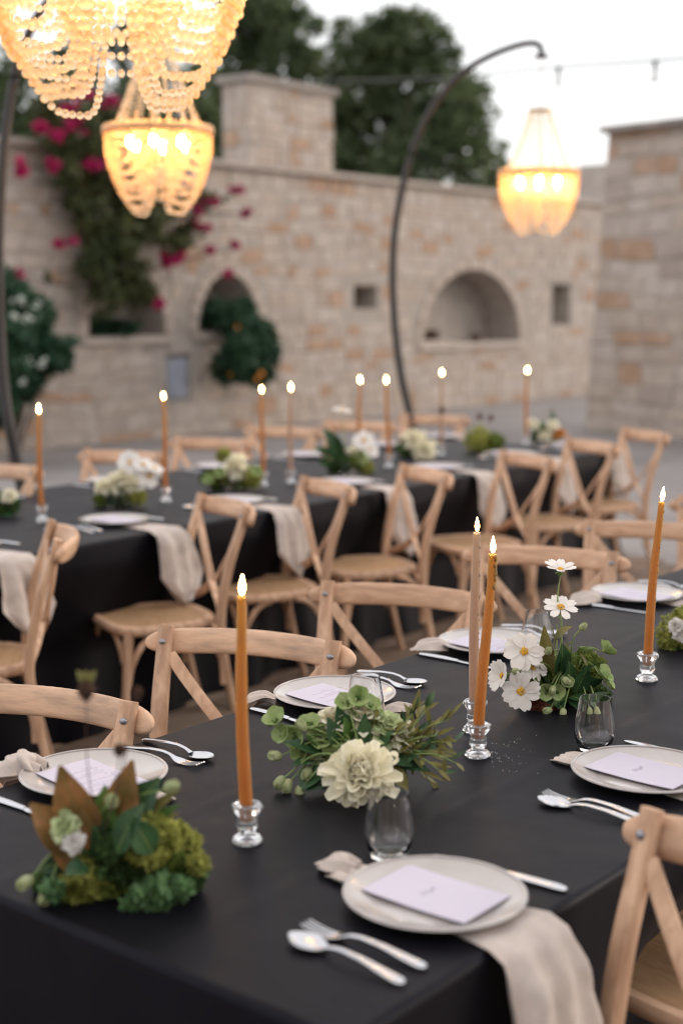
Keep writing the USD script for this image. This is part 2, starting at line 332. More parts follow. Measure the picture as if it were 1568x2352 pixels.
part('wall_body', body, 'mortar', back, smooth=False)
lay(ashlar(0, U1, 0, WTOP, 0, np.random.default_rng(3), holes), BW, back)
for key in ('wide', 'left', 'dark'):                          # the ring of arch stones
    ua, ub, zb, zt = N[key]; uc, rx, rzz = (ua + ub) / 2, (ub - ua) / 2, zt - zb; n = 13
    for i in range(n):
        t0, t1 = PI * i / n + .012, PI * (i + 1) / n - .012; q = []
        for t, e in ((t0, .004), (t0, .15), (t1, .15), (t1, .004)): q.append((uc + (rx + e) * math.cos(t), zb + (rzz + e) * math.sin(t)))
        part('arch_stone', prism(q, -.03, .03), STONES[(i * 5) % 5], back, smooth=False)
    part('niche_sill', rbox((uc, -.02, zb - .05), (ub - ua + .2, .10, .08), .012), 'stone_tone_c', back)
k = 0
while k < 14:                                                  # coping slabs
    w = U1 / 14
    part('coping_slab', rbox((k * w + w / 2, .4, WTOP + .035), (w - .012, 1.02, .07), .012), 'stone_tone_e', back); k += 1
mb = thing('meter_box', 'grey metal meter box set into the stone wall beneath the niches', 'meter box', BW.world((mu0 + mu1) / 2, .05, mz0), math.degrees(BW.a))
mw, mh = mu1 - mu0 - .06, mz1 - mz0 - .08
part('cabinet', rbox((0, .0, mh / 2 + .02), (mw, .09, mh), .008), 'meter_grey', mb)
part('door', rbox((0, -.055, mh / 2 + .02), (mw - .06, .02, mh - .06), .006), 'meter_grey', mb)
part('latch', rbox((mw / 2 - .07, -.07, mh / 2), (.02, .02, .07), .004), 'rivet_metal', mb)

# the square chimney-like pillar on the wall
pu0, pz1 = BW.uz(567, 186, -.04); pu1, _ = BW.uz(764, 300, -.04); PD = .42; pz0 = WTOP + .07
pil = thing('stone_pillar', 'square pale stone pillar with a thin slab cap rising above the wall', 'pillar', BW.world(pu0, -.04, pz0), math.degrees(BW.a))
PW = Wall(BW.world(pu0, -.04, 0)[:2], 51.0); pw, ph = pu1 - pu0, pz1 - pz0
part('pillar_body', box((pw / 2, PD / 2, ph / 2), (pw, PD, ph)), 'mortar', pil, smooth=False)
for s in ashlar(0, pw, 0, ph - .002, 0, np.random.default_rng(5), (), (.14, .24), (.18, .48)): part('stone', s[2], s[3], pil, smooth=False)
for s in ashlar(0, PD, 0, ph - .002, 0, np.random.default_rng(6), (), (.14, .24), (.18, .4)):
    v, f = s[2]; part('stone', (np.stack([v[:, 1], PD - v[:, 0], v[:, 2]], 1), f), s[3], pil, smooth=False)
for s in ashlar(0, PD, 0, ph - .002, 0, np.random.default_rng(8), (), (.14, .24), (.18, .4)):
    v, f = s[2]; part('stone', (np.stack([pw - v[:, 1], v[:, 0], v[:, 2]], 1), f), s[3], pil, smooth=False)
part('cap_slab', rbox((pw / 2, PD / 2, ph + .045), (pw + .14, PD + .14, .09), .02), 'cap_stone', pil)

# taller end of the back wall and the block on the right
RW = Wall((3.10, 18.05), -50.0); RT = 3.66
rw = thing('stone_wall', 'tall stone wall block with leaning edge at the right of the courtyard', 'wall', RW.p0, -50.0)
lean = .25 / RT
part('wall_body', prism([(0, 0), (5.5, 0), (5.5, RT), (.25, RT)], 0, 1.3), 'mortar', rw, smooth=False)
lay(ashlar(0, 5.5, 0, RT, 0, np.random.default_rng(11), (), (.16, .28), (.22, .6), lean=lean), RW, rw)
for i in range(6): part('coping_slab', rbox((.18 + i * .92 + .46, .6, RT + .04), (.91, 1.45, .08), .015), 'cap_stone', rw)
EW = Wall(BW.world(U1 - 1.7, -.12, 0)[:2], 51.0)
ew = thing('stone_wall', 'higher end of the back wall seen in the gap beside the right wall block', 'wall', EW.p0, 51.0)
part('wall_body', box((3.0, .6, 2.05), (6.0, 1.2, 4.1)), 'mortar', ew, smooth=False)
lay(ashlar(0, 6.0, 0, 4.1, 0, np.random.default_rng(12), (rect_hit(*[EW.uz(1268, 700)[0], EW.uz(1310, 700)[0], EW.uz(1290, 745)[1], EW.uz(1290, 655)[1]]),), (.2, .34), (.3, .7)), EW, ew, 200)

# the house that closes the courtyard on the near side, out of the picture
hs = thing('stone_house', 'pale stone house closing the courtyard on the near side, outside the picture', 'house', (-9, -7.0, 0))
hb = m3.Manifold.cube([20, 6, 5.6])
for x in (3.0, 9.6, 16.0): hb = hb - m3.Manifold.cube([1.3, .6, 2.4]).translate([x, 5.6, .01])
for x in (2.9, 6.4, 9.7, 13.0, 16.1): hb = hb - m3.Manifold.cube([1.0, .5, 1.3]).translate([x, 5.7, 3.3])
part('wall_body', hb.translate([0, -6, 0]), 'stone_tone_b', hs, smooth=False)
for x in (3.0, 9.6, 16.0): part('door', rbox((x + .65, -.3, 1.2), (1.24, .06, 2.36), .01), 'bark', hs)
for x in (2.9, 6.4, 9.7, 13.0, 16.1):
    w_ = part('window', rbox((x + .5, -.36, 3.95), (.98, .05, 1.28), .01), 'cap_stone', hs)
    part('pane', rbox((x + .5, -.325, 3.95), (.86, .012, 1.16), .003), 'glass_dark', w_)
part('roof_edge', rbox((10, -2.9, 5.68), (20.4, 6.4, .14), .03), 'cap_stone', hs)

# ------------------------------------------------------------------ trees and climbing plants
def leaf_cloud(blobs, n, size, rng, squash=1.0, hollow=.35, gap=.45, thr=.36):
    """n small pointed leaves through ellipsoids (centre, radii); more of them towards the outside, in clumps."""
    B = [(np.asarray(c, float), np.broadcast_to(np.asarray(r, float), 3)) for c, r in blobs]
    vol = np.array([np.prod(r) ** .8 for _, r in B]); which = rng.choice(len(B), n, p=vol / vol.sum())
    d = rng.normal(size=(n, 3)); d /= np.linalg.norm(d, axis=1, keepdims=True); rad = (hollow + (1 - hollow) * rng.random(n)) ** .6
    C = np.array([b[0] for b in B])[which]; Rr = np.array([b[1] for b in B])[which]
    p = C + d * rad[:, None] * Rr * (1 + .25 * (meshkit.noise(C + d * 3.1)[:, None] - .5) * 2)
    keep = meshkit.fbm(p / (np.mean(Rr) * gap), 2, 4) > thr; p, d = p[keep], d[keep]; n = len(p)
    a = rng.normal(size=(n, 3)) + d * .3; a /= np.linalg.norm(a, axis=1, keepdims=True)
    b = np.cross(a, rng.normal(size=(n, 3)) + d * 1.2); b /= np.linalg.norm(b, axis=1, keepdims=True)
    s = size * rng.uniform(.6, 1.3, (n, 1)); w = np.cross(a, b)
    V = np.stack([p - a * s, p + b * s * .45 + w * s * .1, p + a * s, p - b * s * .45 + w * s * .1], 1).reshape(-1, 3)
    return V, quads(np.arange(4 * n).reshape(n, 4))
def tree(label, base, blobs, n, size, rng, tr=.16, group='trees behind the wall', leaf='tree_leaf'):
    base = np.asarray(base, float); t = thing('tree', label, 'tree', base, group=group)
    L = [(np.asarray(c) - base, r) for c, r in blobs]
    for c, r in list(L):
        for _ in range(5):
            d = rng.normal(size=3); d[1] *= .5; d /= np.linalg.norm(d); L.append((c + d * np.asarray(r) * .85, np.asarray(r) * rng.uniform(.28, .5)))
    top = max(c[2] for c, _ in L)
    spine = curve([(0, 0, 0), (.1, .05, top * .3), (-.08, .1, top * .6), (.05, 0, top * .74)])
    part('trunk', tube(spine, np.linspace(tr, tr * .2, len(spine)), 8), 'bark', t)
    for c, r in [q for q in L if np.max(q[1]) > .75]:
        k = int(np.argmin(np.abs(spine[:, 2] - max(.8, c[2] * .75)))); p = spine[k]
        part('limb', tube(curve([p, p * .65 + c * .35 + [0, 0, -.1], p * .3 + c * .7], 5), np.linspace(tr * .3, .012, 11), 6), 'bark', t)
    part('crown', leaf_cloud(L, n, size, rng, gap=.3, thr=.43), leaf, t, smooth=False)
    return t
def blobs_px(lst, zc, deep_r=1.0, jit=0.0, rng=None):
    out = []
    for x, y, r in lst:
        rr = px(r, zc); out.append((deep(x, y, zc + (rng.uniform(-jit, jit) if rng is not None else 0)), (rr, rr * deep_r, rr)))
    return out
r1 = np.random.default_rng(21)
tree('broad dark evergreen tree behind the wall to the right of the stone pillar', (1.6, 34.7, 0),
     blobs_px([(900, 130, 115), (830, 205, 105), (965, 225, 135), (1050, 310, 105), (1105, 375, 62), (850, 330, 125), (765, 150, 58), (985, 400, 130), (880, 430, 115), (790, 75, 40), (890, 70, 50), (1005, 115, 55), (1130, 425, 42), (760, 380, 80), (950, 60, 35), (730, 250, 60), (835, 50, 24), (905, 35, 26), (985, 48, 26), (870, 95, 50), (1075, 215, 40)], 34, .55, 1.0, r1), 26000, .13, r1)
tree('loose tall tree behind the wall between pillar and big chandelier', (-2.0, 31.6, 0),
     blobs_px([(610, 70, 75), (560, 150, 75), (650, 130, 60), (520, 265, 75), (480, 335, 55), (670, 25, 42), (600, 10, 50), (470, 200, 50), (700, 130, 35), (560, 330, 60), (640, 260, 70), (560, 60, 40), (720, 60, 30), (700, 190, 45), (540, 10, 40)], 31, .6, 1.0, r1), 15000, .11, r1)
tree('green tree behind the left end of the wall above the bougainvillea', (-5.0, 28.6, 0),
     blobs_px([(60, 210, 75), (180, 260, 85), (100, 320, 75), (300, 270, 95), (15, 140, 55), (400, 240, 90), (230, 330, 70), (350, 360, 70), (440, 330, 60), (20, 310, 60), (180, 140, 60), (330, 130, 80), (-40, 250, 90), (470, 300, 60)], 28, .6, .8, r1), 16000, .10, r1)

def wallplant(x, y, out): u, z = BW.uz(x, y, -out); return BW.world(u, -out, z)
bg = thing('bougainvillea', 'bougainvillea with magenta flowers spilling over the stone wall', 'climbing plant', wallplant(215, 420, -1.3) * [1, 1, 0])
o = np.array(bg.GetAttribute('xformOp:translate').Get())
def zc_wall(x, y, out): return float((wallplant(x, y, out) - [0, 0, EYE]) @ [0, math.cos(PITCH), -math.sin(PITCH)])
bl = []
for x, y, r in [(180, 300, 70), (250, 270, 60), (150, 390, 55), (230, 380, 75), (200, 470, 65), (300, 440, 75), (250, 540, 75), (215, 610, 55), (330, 520, 65), (290, 620, 70), (240, 680, 55), (330, 680, 45), (390, 470, 55), (440, 450, 40), (400, 560, 45), (430, 530, 38), (480, 460, 26), (470, 575, 18), (520, 450, 16), (110, 640, 14), (160, 655, 16), (130, 300, 50), (100, 250, 40), (350, 330, 60)]:
    zc = zc_wall(x, y, .35); rr = px(r * .88, zc); bl.append((wallplant(x, y, .35) - o, (rr, rr * .7, rr)))
r2 = np.random.default_rng(31)
for i, pts in enumerate([[(215, 880, -1.3), (215, 400, -1.1), (212, 330, -.4), (225, 350, .2), (240, 450, .35), (250, 640, .3), (260, 690, .3)], [(215, 880, -1.3), (225, 360, -1.0), (260, 320, -.3), (300, 380, .3), (350, 450, .4), (400, 500, .4), (540, 445, .4)], [(250, 640, .3), (350, 620, .4), (450, 590, .4), (545, 570, .45)], [(250, 640, .3), (150, 655, .4), (60, 630, .4)], [(400, 500, .4), (480, 490, .4), (560, 490, .45)]]):
    P = curve([wallplant(*q) - o for q in pts], 6); part('stem', tube(P, np.linspace(.045 if i < 2 else .02, .008, len(P)), 6), 'bark', bg)
part('foliage', leaf_cloud(bl, 12500, .062, r2, hollow=.1, gap=.45, thr=.46), 'bougainvillea_leaf', bg, smooth=False)
for x, y, r in [(128, 318, 24), (172, 290, 26), (85, 293, 20), (50, 375, 20), (125, 378, 18), (215, 375, 24), (250, 380, 20), (145, 556, 22), (380, 600, 20), (412, 590, 16), (540, 440, 14), (490, 462, 13), (565, 488, 13), (465, 520, 16), (540, 565, 13), (522, 628, 10), (480, 575, 12), (45, 640, 20), (455, 490, 14), (330, 420, 18), (250, 235, 20), (190, 215, 18), (160, 250, 20), (445, 425, 14), (300, 340, 18), (365, 700, 12), (270, 410, 16)]:
    zc = zc_wall(x, y, .6); rr = px(r * .85, zc)
    part('flower_cluster', leaf_cloud([(wallplant(x, y, .6) - o + r2.normal(size=3) * rr * .4, (rr * q_, rr * .7 * q_, rr * .75 * q_)) for q_ in (.85, .6, .45, .5)], 110, .045, r2, hollow=.1, thr=.3), 'magenta_bract', bg, smooth=False)

def shrub(name, label, pts, zc, n, size, leaf, flowers, fmat, fr, base, catname='shrub'):
    t = thing(name, label, catname, base); o = np.asarray(base)
    B = [(deep(x, y, zc + dz) - o, (px(r, zc),) * 3) for x, y, r, dz in pts]
    for c, r in B[:5]:
        part('stem', tube(curve([np.array([0, 0, .0]), c * .55 + [0, 0, .10], c], 5), np.linspace(.03, .008, 11), 6), 'bark', t)
    part('foliage', leaf_cloud(B, n, size, r2, hollow=.2), leaf, t, smooth=False)
    for x, y, r in flowers:
        c = deep(x, y, zc - px(40, zc)) - o
        part(fr, ball(c, px(r, zc) * .8) if fr == 'fruit' else balls(c + r2.normal(size=(7, 3)) * px(r, zc) * .45, px(r, zc) * .46), fmat, t)
    return t
zl = 14.0
shrub('flowering_shrub', 'dark green bush with white flowers at the left edge before the wall', [(20, 690, 60, 0), (70, 720, 55, .2), (30, 780, 75, 0), (90, 810, 60, .1), (130, 830, 38, 0), (40, 860, 60, 0), (-30, 760, 90, 0), (150, 790, 25, 0), (-10, 640, 40, 0), (70, 880, 35, 0), (-20, 920, 70, 0)], zl, 8000, .07, 'shrub_leaf',
      [(38, 690, 17), (32, 730, 16), (62, 735, 12), (63, 830, 10), (97, 830, 11), (50, 880, 11), (15, 890, 10), (85, 700, 8)], 'white_bloom', 'flower_cluster', on(25, 1080, 0))
zs = zc_wall(560, 800, .45)
sb = BW.world((N['left'][0] + N['left'][1]) / 2, .12, N['left'][2])
shrub('fruiting_shrub', 'dark shrub with small orange fruits spilling out of an arched niche', [(560, 750, 50, 0), (530, 730, 40, .1), (600, 770, 40, 0), (560, 820, 62, -.1), (590, 850, 42, 0), (520, 845, 40, 0), (610, 810, 36, 0), (500, 715, 35, .25), (480, 735, 30, .3), (560, 710, 30, 0)], zs, 7500, .06, 'shrub_leaf',
      [(545, 752, 8), (545, 783, 9), (575, 785, 8), (565, 810, 8), (560, 845, 8), (600, 858, 9), (590, 870, 8), (530, 860, 7)], 'orange_fruit', 'fruit', sb)
u0, u1, zb, zt = N['dark']; pb = BW.world((u0 + u1) / 2 - .25, .2, zb)
t = thing('niche_plant', 'low dark plant growing in the shadowed niche below the bougainvillea', 'plant', pb)
part('foliage', leaf_cloud([((0, 0, .12), (.28, .16, .14)), ((.3, .0, .1), (.2, .14, .1))], 900, .05, r2), 'shrub_leaf', t, smooth=False)
part('stem', tube([(0, 0, 0), (.02, 0, .15)], .012), 'bark', t)
u0, u1, zb, zt = N['wide']
for i, (du, dz, lab) in enumerate([(.16, .13, 'dark clay pot lying in the left corner of the big arched niche'), (.62, .10, 'small dark bowl on the sill of the big arched niche')]):
    t = thing('clay_pot', lab, 'pot', BW.world(u0 + (u1 - u0) * du, .16, zb))
    s = .15 if i == 0 else .09
    part('pot_body', lathe([(0, 0), (s * .7, 0), (s, s * .7), (s * .95, s * 1.2), (s * .85, s * 1.2), (s * .8, s * .8), (0, s * .3)], 16), 'seed_brown', t)
    part('rim', lathe([(s * .86, s * 1.2), (s * 1.04, s * 1.2), (s * 1.04, s * 1.32), (s * .86, s * 1.32)], 16), 'seed_brown', t)

# ------------------------------------------------------------------ arched poles, chandeliers, string lights
def arch_pole(label, base, pts, hook):
    t = thing('arched_pole', label, 'pole', base, group=None); o = np.asarray(base)
    P = curve([np.zeros(3)] + [deep(*q) - o for q in pts], 8)
    part('pole', tube(P, np.linspace(.030, .017, len(P)), 12), 'iron', t)
    part('base_plate', lathe([(0, 0), (.24, 0), (.24, .012), (.05, .02), (.04, .09), (.035, .09)], 24), 'iron', t)
    e = P[-1]
    part('bell_cap', lathe([(.010, .02), (.018, 0), (.045, -.018), (.05, -.03), (.0, -.026)], 16, e), 'iron', t)
    return o + e + [0, 0, -.026]
def chandelier_proto(label, hook, lamp='bulb_glow', bs=.46, pc=.0160, nc=24, pb=.0165, nl=11, nb=70):
    t = thing('chandelier', label, 'chandelier', hook, group=None)
    RR, z1, z2, rt, dep = .245, -.325, -.71, .068, .36
    part('cable', tube([(0, 0, 0), (0, 0, z1 - .02)], .0022, 6), 'ring_metal', t)
    part('stem_rod', tube([(0, 0, z1 - .02), (0, 0, z2 - .03)], .006, 8), 'ring_metal', t)
    part('top_ring', lathe([(rt - .004, z1 - .012), (rt + .004, z1 - .012), (rt + .004, z1 + .006), (rt - .004, z1 + .006), (rt - .004, z1 - .012)], 32), 'ring_metal', t)
    part('main_ring', lathe([(RR - .007, z2 - .012), (RR - .003, z2 - .012), (RR - .003, z2 + .012), (RR - .007, z2 + .012), (RR - .007, z2 - .012)], 48), 'ring_metal', t)
    for k in range(3):
        a = k * PI / 3
        part('cross_bar', tube([(-RR * math.cos(a), -RR * math.sin(a), z2), (RR * math.cos(a), RR * math.sin(a), z2)], .004, 6), 'ring_metal', t)
    a = np.arange(nb) * 2 * PI / nb
    part('bead_band', balls(np.stack([RR * np.cos(a), RR * np.sin(a), np.full(nb, z2 + .010)], 1), .68 / nb), 'bead', t, smooth=True)
    part('bead_band', balls(np.stack([RR * np.cos(a + .03), RR * np.sin(a + .03), np.full(nb, z2 - .009)], 1), .68 / nb), 'bead', t, smooth=True)
    def strand(P, s, e=bs):
        P = np.asarray(P); L = np.concatenate([[0], np.cumsum(np.linalg.norm(np.diff(P, axis=0), axis=1))]); n = max(3, int(L[-1] / s))
        u = np.linspace(0, L[-1], n); C = np.stack([np.interp(u, L, P[:, k]) for k in range(3)], 1)
        part('bead_strand', balls(C, np.where(np.arange(n) % 3 == 0, e + .03, e - .03) * s), 'bead', t, smooth=True)
    for k in range(nc):
        a = 2 * PI * k / nc; s = np.linspace(0, 1, 16); r = rt + (RR * .84 - rt) * s ** 1.2; z = z1 + (z2 - z1) * s
        strand(np.stack([r * math.cos(a), r * math.sin(a), z], 1), pc)
    for j in range(8):
        for i, w in enumerate(np.linspace(6, 43, nl) if j < 4 else np.linspace(8, 32, nl - 3)):
            c, w = 2 * PI * (j + (.5 if j > 3 else 0)) / 4 + .89, math.radians(w); d = dep * (w / math.radians(43)) ** .8 * (1.0 if j < 4 else .98)
            ph = np.linspace(-1, 1, 41); zz = (1 - np.abs(ph) ** 5.5) ** .9 * d * (1 + .04 * math.sin(j * 3 + i))
            r = RR * (1 - .50 * (zz / dep) ** 2.2)
            strand(np.stack([r * np.cos(c + w * ph), r * np.sin(c + w * ph), z2 - .01 - zz], 1), pb)
    for k in range(6):
        a = 2 * PI * k / 6 + .4; x, y = .135 * math.cos(a), .135 * math.sin(a)
        part('bulb_socket', lathe([(0, -.02), (.011, -.02), (.011, .014), (0, .014)], 12, (x, y, z2 - .012)), 'ring_metal', t)
        part('bulb', lathe([(0, -.078), (.008, -.07), (.0165, -.052), (.0155, -.036), (.009, -.018), (0, -.014)], 12, (x, y, z2 - .012)), lamp, t, smooth=True)
    return t
h = arch_pole('black arched pole carrying the chandelier over the right end of the far table', on(1006, 1243, 0),
              [(985, 1130, 9.75), (940, 945, 9.65), (921, 860, 9.6), (907, 750, 9.55), (902, 650, 9.5), (904, 560, 9.45), (914, 480, 9.4), (930, 405, 9.35), (958, 315, 9.28), (1000, 235, 9.2), (1060, 168, 9.1), (1120, 130, 9.0), (1180, 106, 8.92), (1222, 98, 8.87), (1240, 106, 8.85), (1243, 120, 8.85)], None)
big_hook = deep(258, -280, 2.39) + [0, 0, .71]
ch = chandelier_proto('large lit crystal bead chandelier cut by the top of the picture, nearest the camera', big_hook)
ch2 = chandelier_proto('small lit crystal bead chandelier hanging from the right arched pole before the sky', h + [0, 0, .004], 'amber_glow', .40, .021, 15, .026, 7, 46)
h = arch_pole('black arched pole at the left edge of the courtyard beside the dark bush', on(92, 1424, 0),
              [(60, 1180, 7.2), (38, 1060, 7.15), (22, 980, 7.1), (8, 880, 7.08), (0, 750, 7.05), (-3, 610, 7.0), (0, 480, 6.97), (9, 340, 6.93), (25, 220, 6.9), (47, 125, 6.85), (90, 30, 6.8), (160, -50, 6.7), (235, -98, 6.6), (310, -118, 6.55), (345, -112, 6.52), (355, -92, 6.5), (356, -78, 6.5)], None)
copy_of(ch2, h + [0, 0, .004], 5, 'medium lit crystal bead chandelier hanging below the big one at the upper left')
bb = big_hook + [-1.15, .95, 0]; bb[2] = 0
far_pole = thing('arched_pole', 'black arched pole outside the left of the picture carrying the big chandelier', 'pole', bb)
P = curve([(0, 0, 0), (-.1, .08, .9), (-.12, .1, 1.8), (.1, -.08, 2.6), (.6, -.5, 3.15), (1.0, -.83, big_hook[2] + .2), (1.13, -.93, big_hook[2] + .12), (1.15, -.95, big_hook[2] + .02)], 8)
part('pole', tube(P, np.linspace(.03, .017, len(P)), 12), 'iron', far_pole)
part('base_plate', lathe([(0, 0), (.24, 0), (.24, .012), (.05, .02), (.04, .09), (.035, .09)], 24), 'iron', far_pole)
part('bell_cap', lathe([(.010, .02), (.018, 0), (.045, -.018), (.05, -.022), (.0, -.018)], 16, (1.15, -.95, big_hook[2] + .02)), 'iron', far_pole)
# string of bulbs from the pillar across the sky
sl = [deep(762, 186, 20.0), deep(1015, 178, 17), deep(1283, 153, 15.0), deep(1505, 138, 13.5), deep(1900, 105, 11.5)]
P = curve(sl, 10); t = thing('string_lights', 'thin cable with unlit hanging bulbs strung across the sky from the pillar', 'string lights', P[0])
part('cable', tube(P - P[0], .012, 6), 'iron', t)
for q in (10, 20, 30):
    b = P[q] - P[0]
    s = part('socket', lathe([(0, -.10), (.022, -.10), (.022, .0), (.012, .02), (0, .02)], 10, b), 'iron', t)
    part('bulb', lathe([(0, -.21), (.025, -.20), (.035, -.165), (.028, -.13), (.018, -.10), (0, -.10)], 12, b), 'bulb_glass', t)

# ------------------------------------------------------------------ tables
T = .757                                                      # top of the cloth
TD2 = math.radians(52.6)
class Table:
    def __init__(s, o, a, L, W): s.o, s.a, s.L, s.W = np.array(o, float), a, L, W; s.d = np.array([math.cos(a), math.sin(a)]); s.m = np.array([-math.sin(a), math.cos(a)])
    def at(s, along, into, z=T): q = s.o + s.d * along + s.m * into; return np.array([q[0], q[1], z])
FT = Table((.007, 1.596), TD, 4.9, 1.07); BT = Table(np.array([-.67, 5.48]) - 2.7 * np.array([math.cos(TD2), math.sin(TD2)]), TD2, 6.45, 1.36)
def cloth_mesh(L, W, rng, tuck=0.0, tuck0=0.0, flare=.05, corner=.12):
    r = .012; nx, ny = int(L / .016), int(W / .016)
    X, Y = np.meshgrid(np.linspace(r, L - r, nx), np.linspace(r, W - r, ny), indexing='ij')
    Z = np.full_like(X, T) + (meshkit.fbm(np.stack([X * 4, Y * 4, 0 * X], -1), 3, 2) - .5) * .004 + (meshkit.fbm(np.stack([X * 11 + Y * 3, Y * 8, 0 * X], -1), 3, 6) - .5) * .0035
    for c, ax in ((W * .33, Y), (W * .66, Y), (L * .22, X), (L * .47, X), (L * .75, X)): Z += .0021 * np.exp(-((ax - c - .006 * np.sin((X + Y) * 3)) / .012) ** 2)
    v, f = grid(np.stack([X, Y, Z], -1)); idx = np.arange(nx * ny).reshape(nx, ny)
    loop = np.concatenate([idx[:, 0], idx[-1, 1:], idx[::-1, -1][1:], idx[0, ::-1][1:-1]])
    p = v[loop]; n = len(loop); c = p - [L / 2, W / 2, 0]
    nrm = np.zeros((n, 2)); nrm[p[:, 1] <= r + 1e-6, 1] -= 1; nrm[p[:, 1] >= W - r - 1e-6, 1] += 1; nrm[p[:, 0] <= r + 1e-6, 0] -= 1; nrm[p[:, 0] >= L - r - 1e-6, 0] += 1
    for _ in range(3): nrm = (np.roll(nrm, 1, 0) + nrm + np.roll(nrm, -1, 0)) / 3
    nrm /= np.linalg.norm(nrm, axis=1, keepdims=True)
    s = np.cumsum(np.linalg.norm(p - np.roll(p, 1, 0), axis=1))
    cd = np.min([np.hypot(p[:, 0] - a, p[:, 1] - b) for a in (0, L) for b in (0, W)], axis=0)
    zs = np.concatenate([T - r + r * np.cos(np.linspace(.35, PI / 2, 4)), np.linspace(T - .04, .004, 22)]); rings = []
    fold = (meshkit.noise(np.stack([s * 5.5, 0 * s, 0 * s], 1), 3) - .5) * 1.2 + .5 * np.sin(s * 14 + 2 * meshkit.noise(np.stack([s * 2, 0 * s, 0 * s], 1), 9))
    for i, z in enumerate(zs):
        q = np.clip((T - z) / T, 0, 1); out = r * np.sin(min(PI / 2, .35 + i * .41)) if i < 4 else r
        amt = out + q * flare + q * q * corner * np.exp(-(cd / .22) ** 2) + fold * .040 * q ** 1.3 + .006 * (meshkit.noise(np.stack([s * 6, 0 * s + z * 7, 0 * s], 1), 5) - .5) * min(1, q * 6)
        amt = amt - tuck * (p[:, 1] > W - r - 1e-6) * np.clip((T - z - .06) / .25, 0, 1) * np.clip(cd / .2, 0, 1)
        amt = amt - tuck0 * (p[:, 1] < r + 1e-6) * np.clip((T - z - .1) / .3, 0, 1) * np.clip((p[:, 0] - .62) / .35, 0, 1)
        rings.append(np.column_stack([p[:, :2] + nrm * amt[:, None], np.full(n, z)]))
    V = np.vstack([v] + rings); ids = [loop] + [nx * ny + k * n + np.arange(n) for k in range(len(rings))]
    q = np.vstack([np.stack([a, b, np.roll(b, -1), np.roll(a, -1)], 1) for a, b in zip(ids[:-1], ids[1:])])
    return V, np.vstack([f, quads(q)])
for tb, lab, tl, tuck in ((FT, 'long black tablecloth on the front table, nearest the camera', 'front banquet table hidden under its black cloth', .26), (BT, 'long black tablecloth on the far table behind the row of wooden chairs', 'far banquet table hidden under its black cloth', 0.05)):
    t = thing('banquet_table', tl, 'table', (*tb.o, 0), math.degrees(tb.a))
    part('tabletop', box((tb.L / 2, tb.W / 2, T - .026), (tb.L - .03, tb.W - .03, .04)), 'wood_across', t, smooth=False)
    for x in (.9, tb.L / 2, tb.L - .9):
        for y in (.40, tb.W - .42): part('leg', box((x, y, (T - .046) / 2), (.05, .05, T - .046)), 'wood_upright', t, smooth=False)
    c = thing('tablecloth', lab, 'tablecloth', (*tb.o, 0), math.degrees(tb.a))
    part('cloth', cloth_mesh(tb.L, tb.W, R, tuck, .24 if tb is FT else .1), 'black_cloth', c, smooth=50)

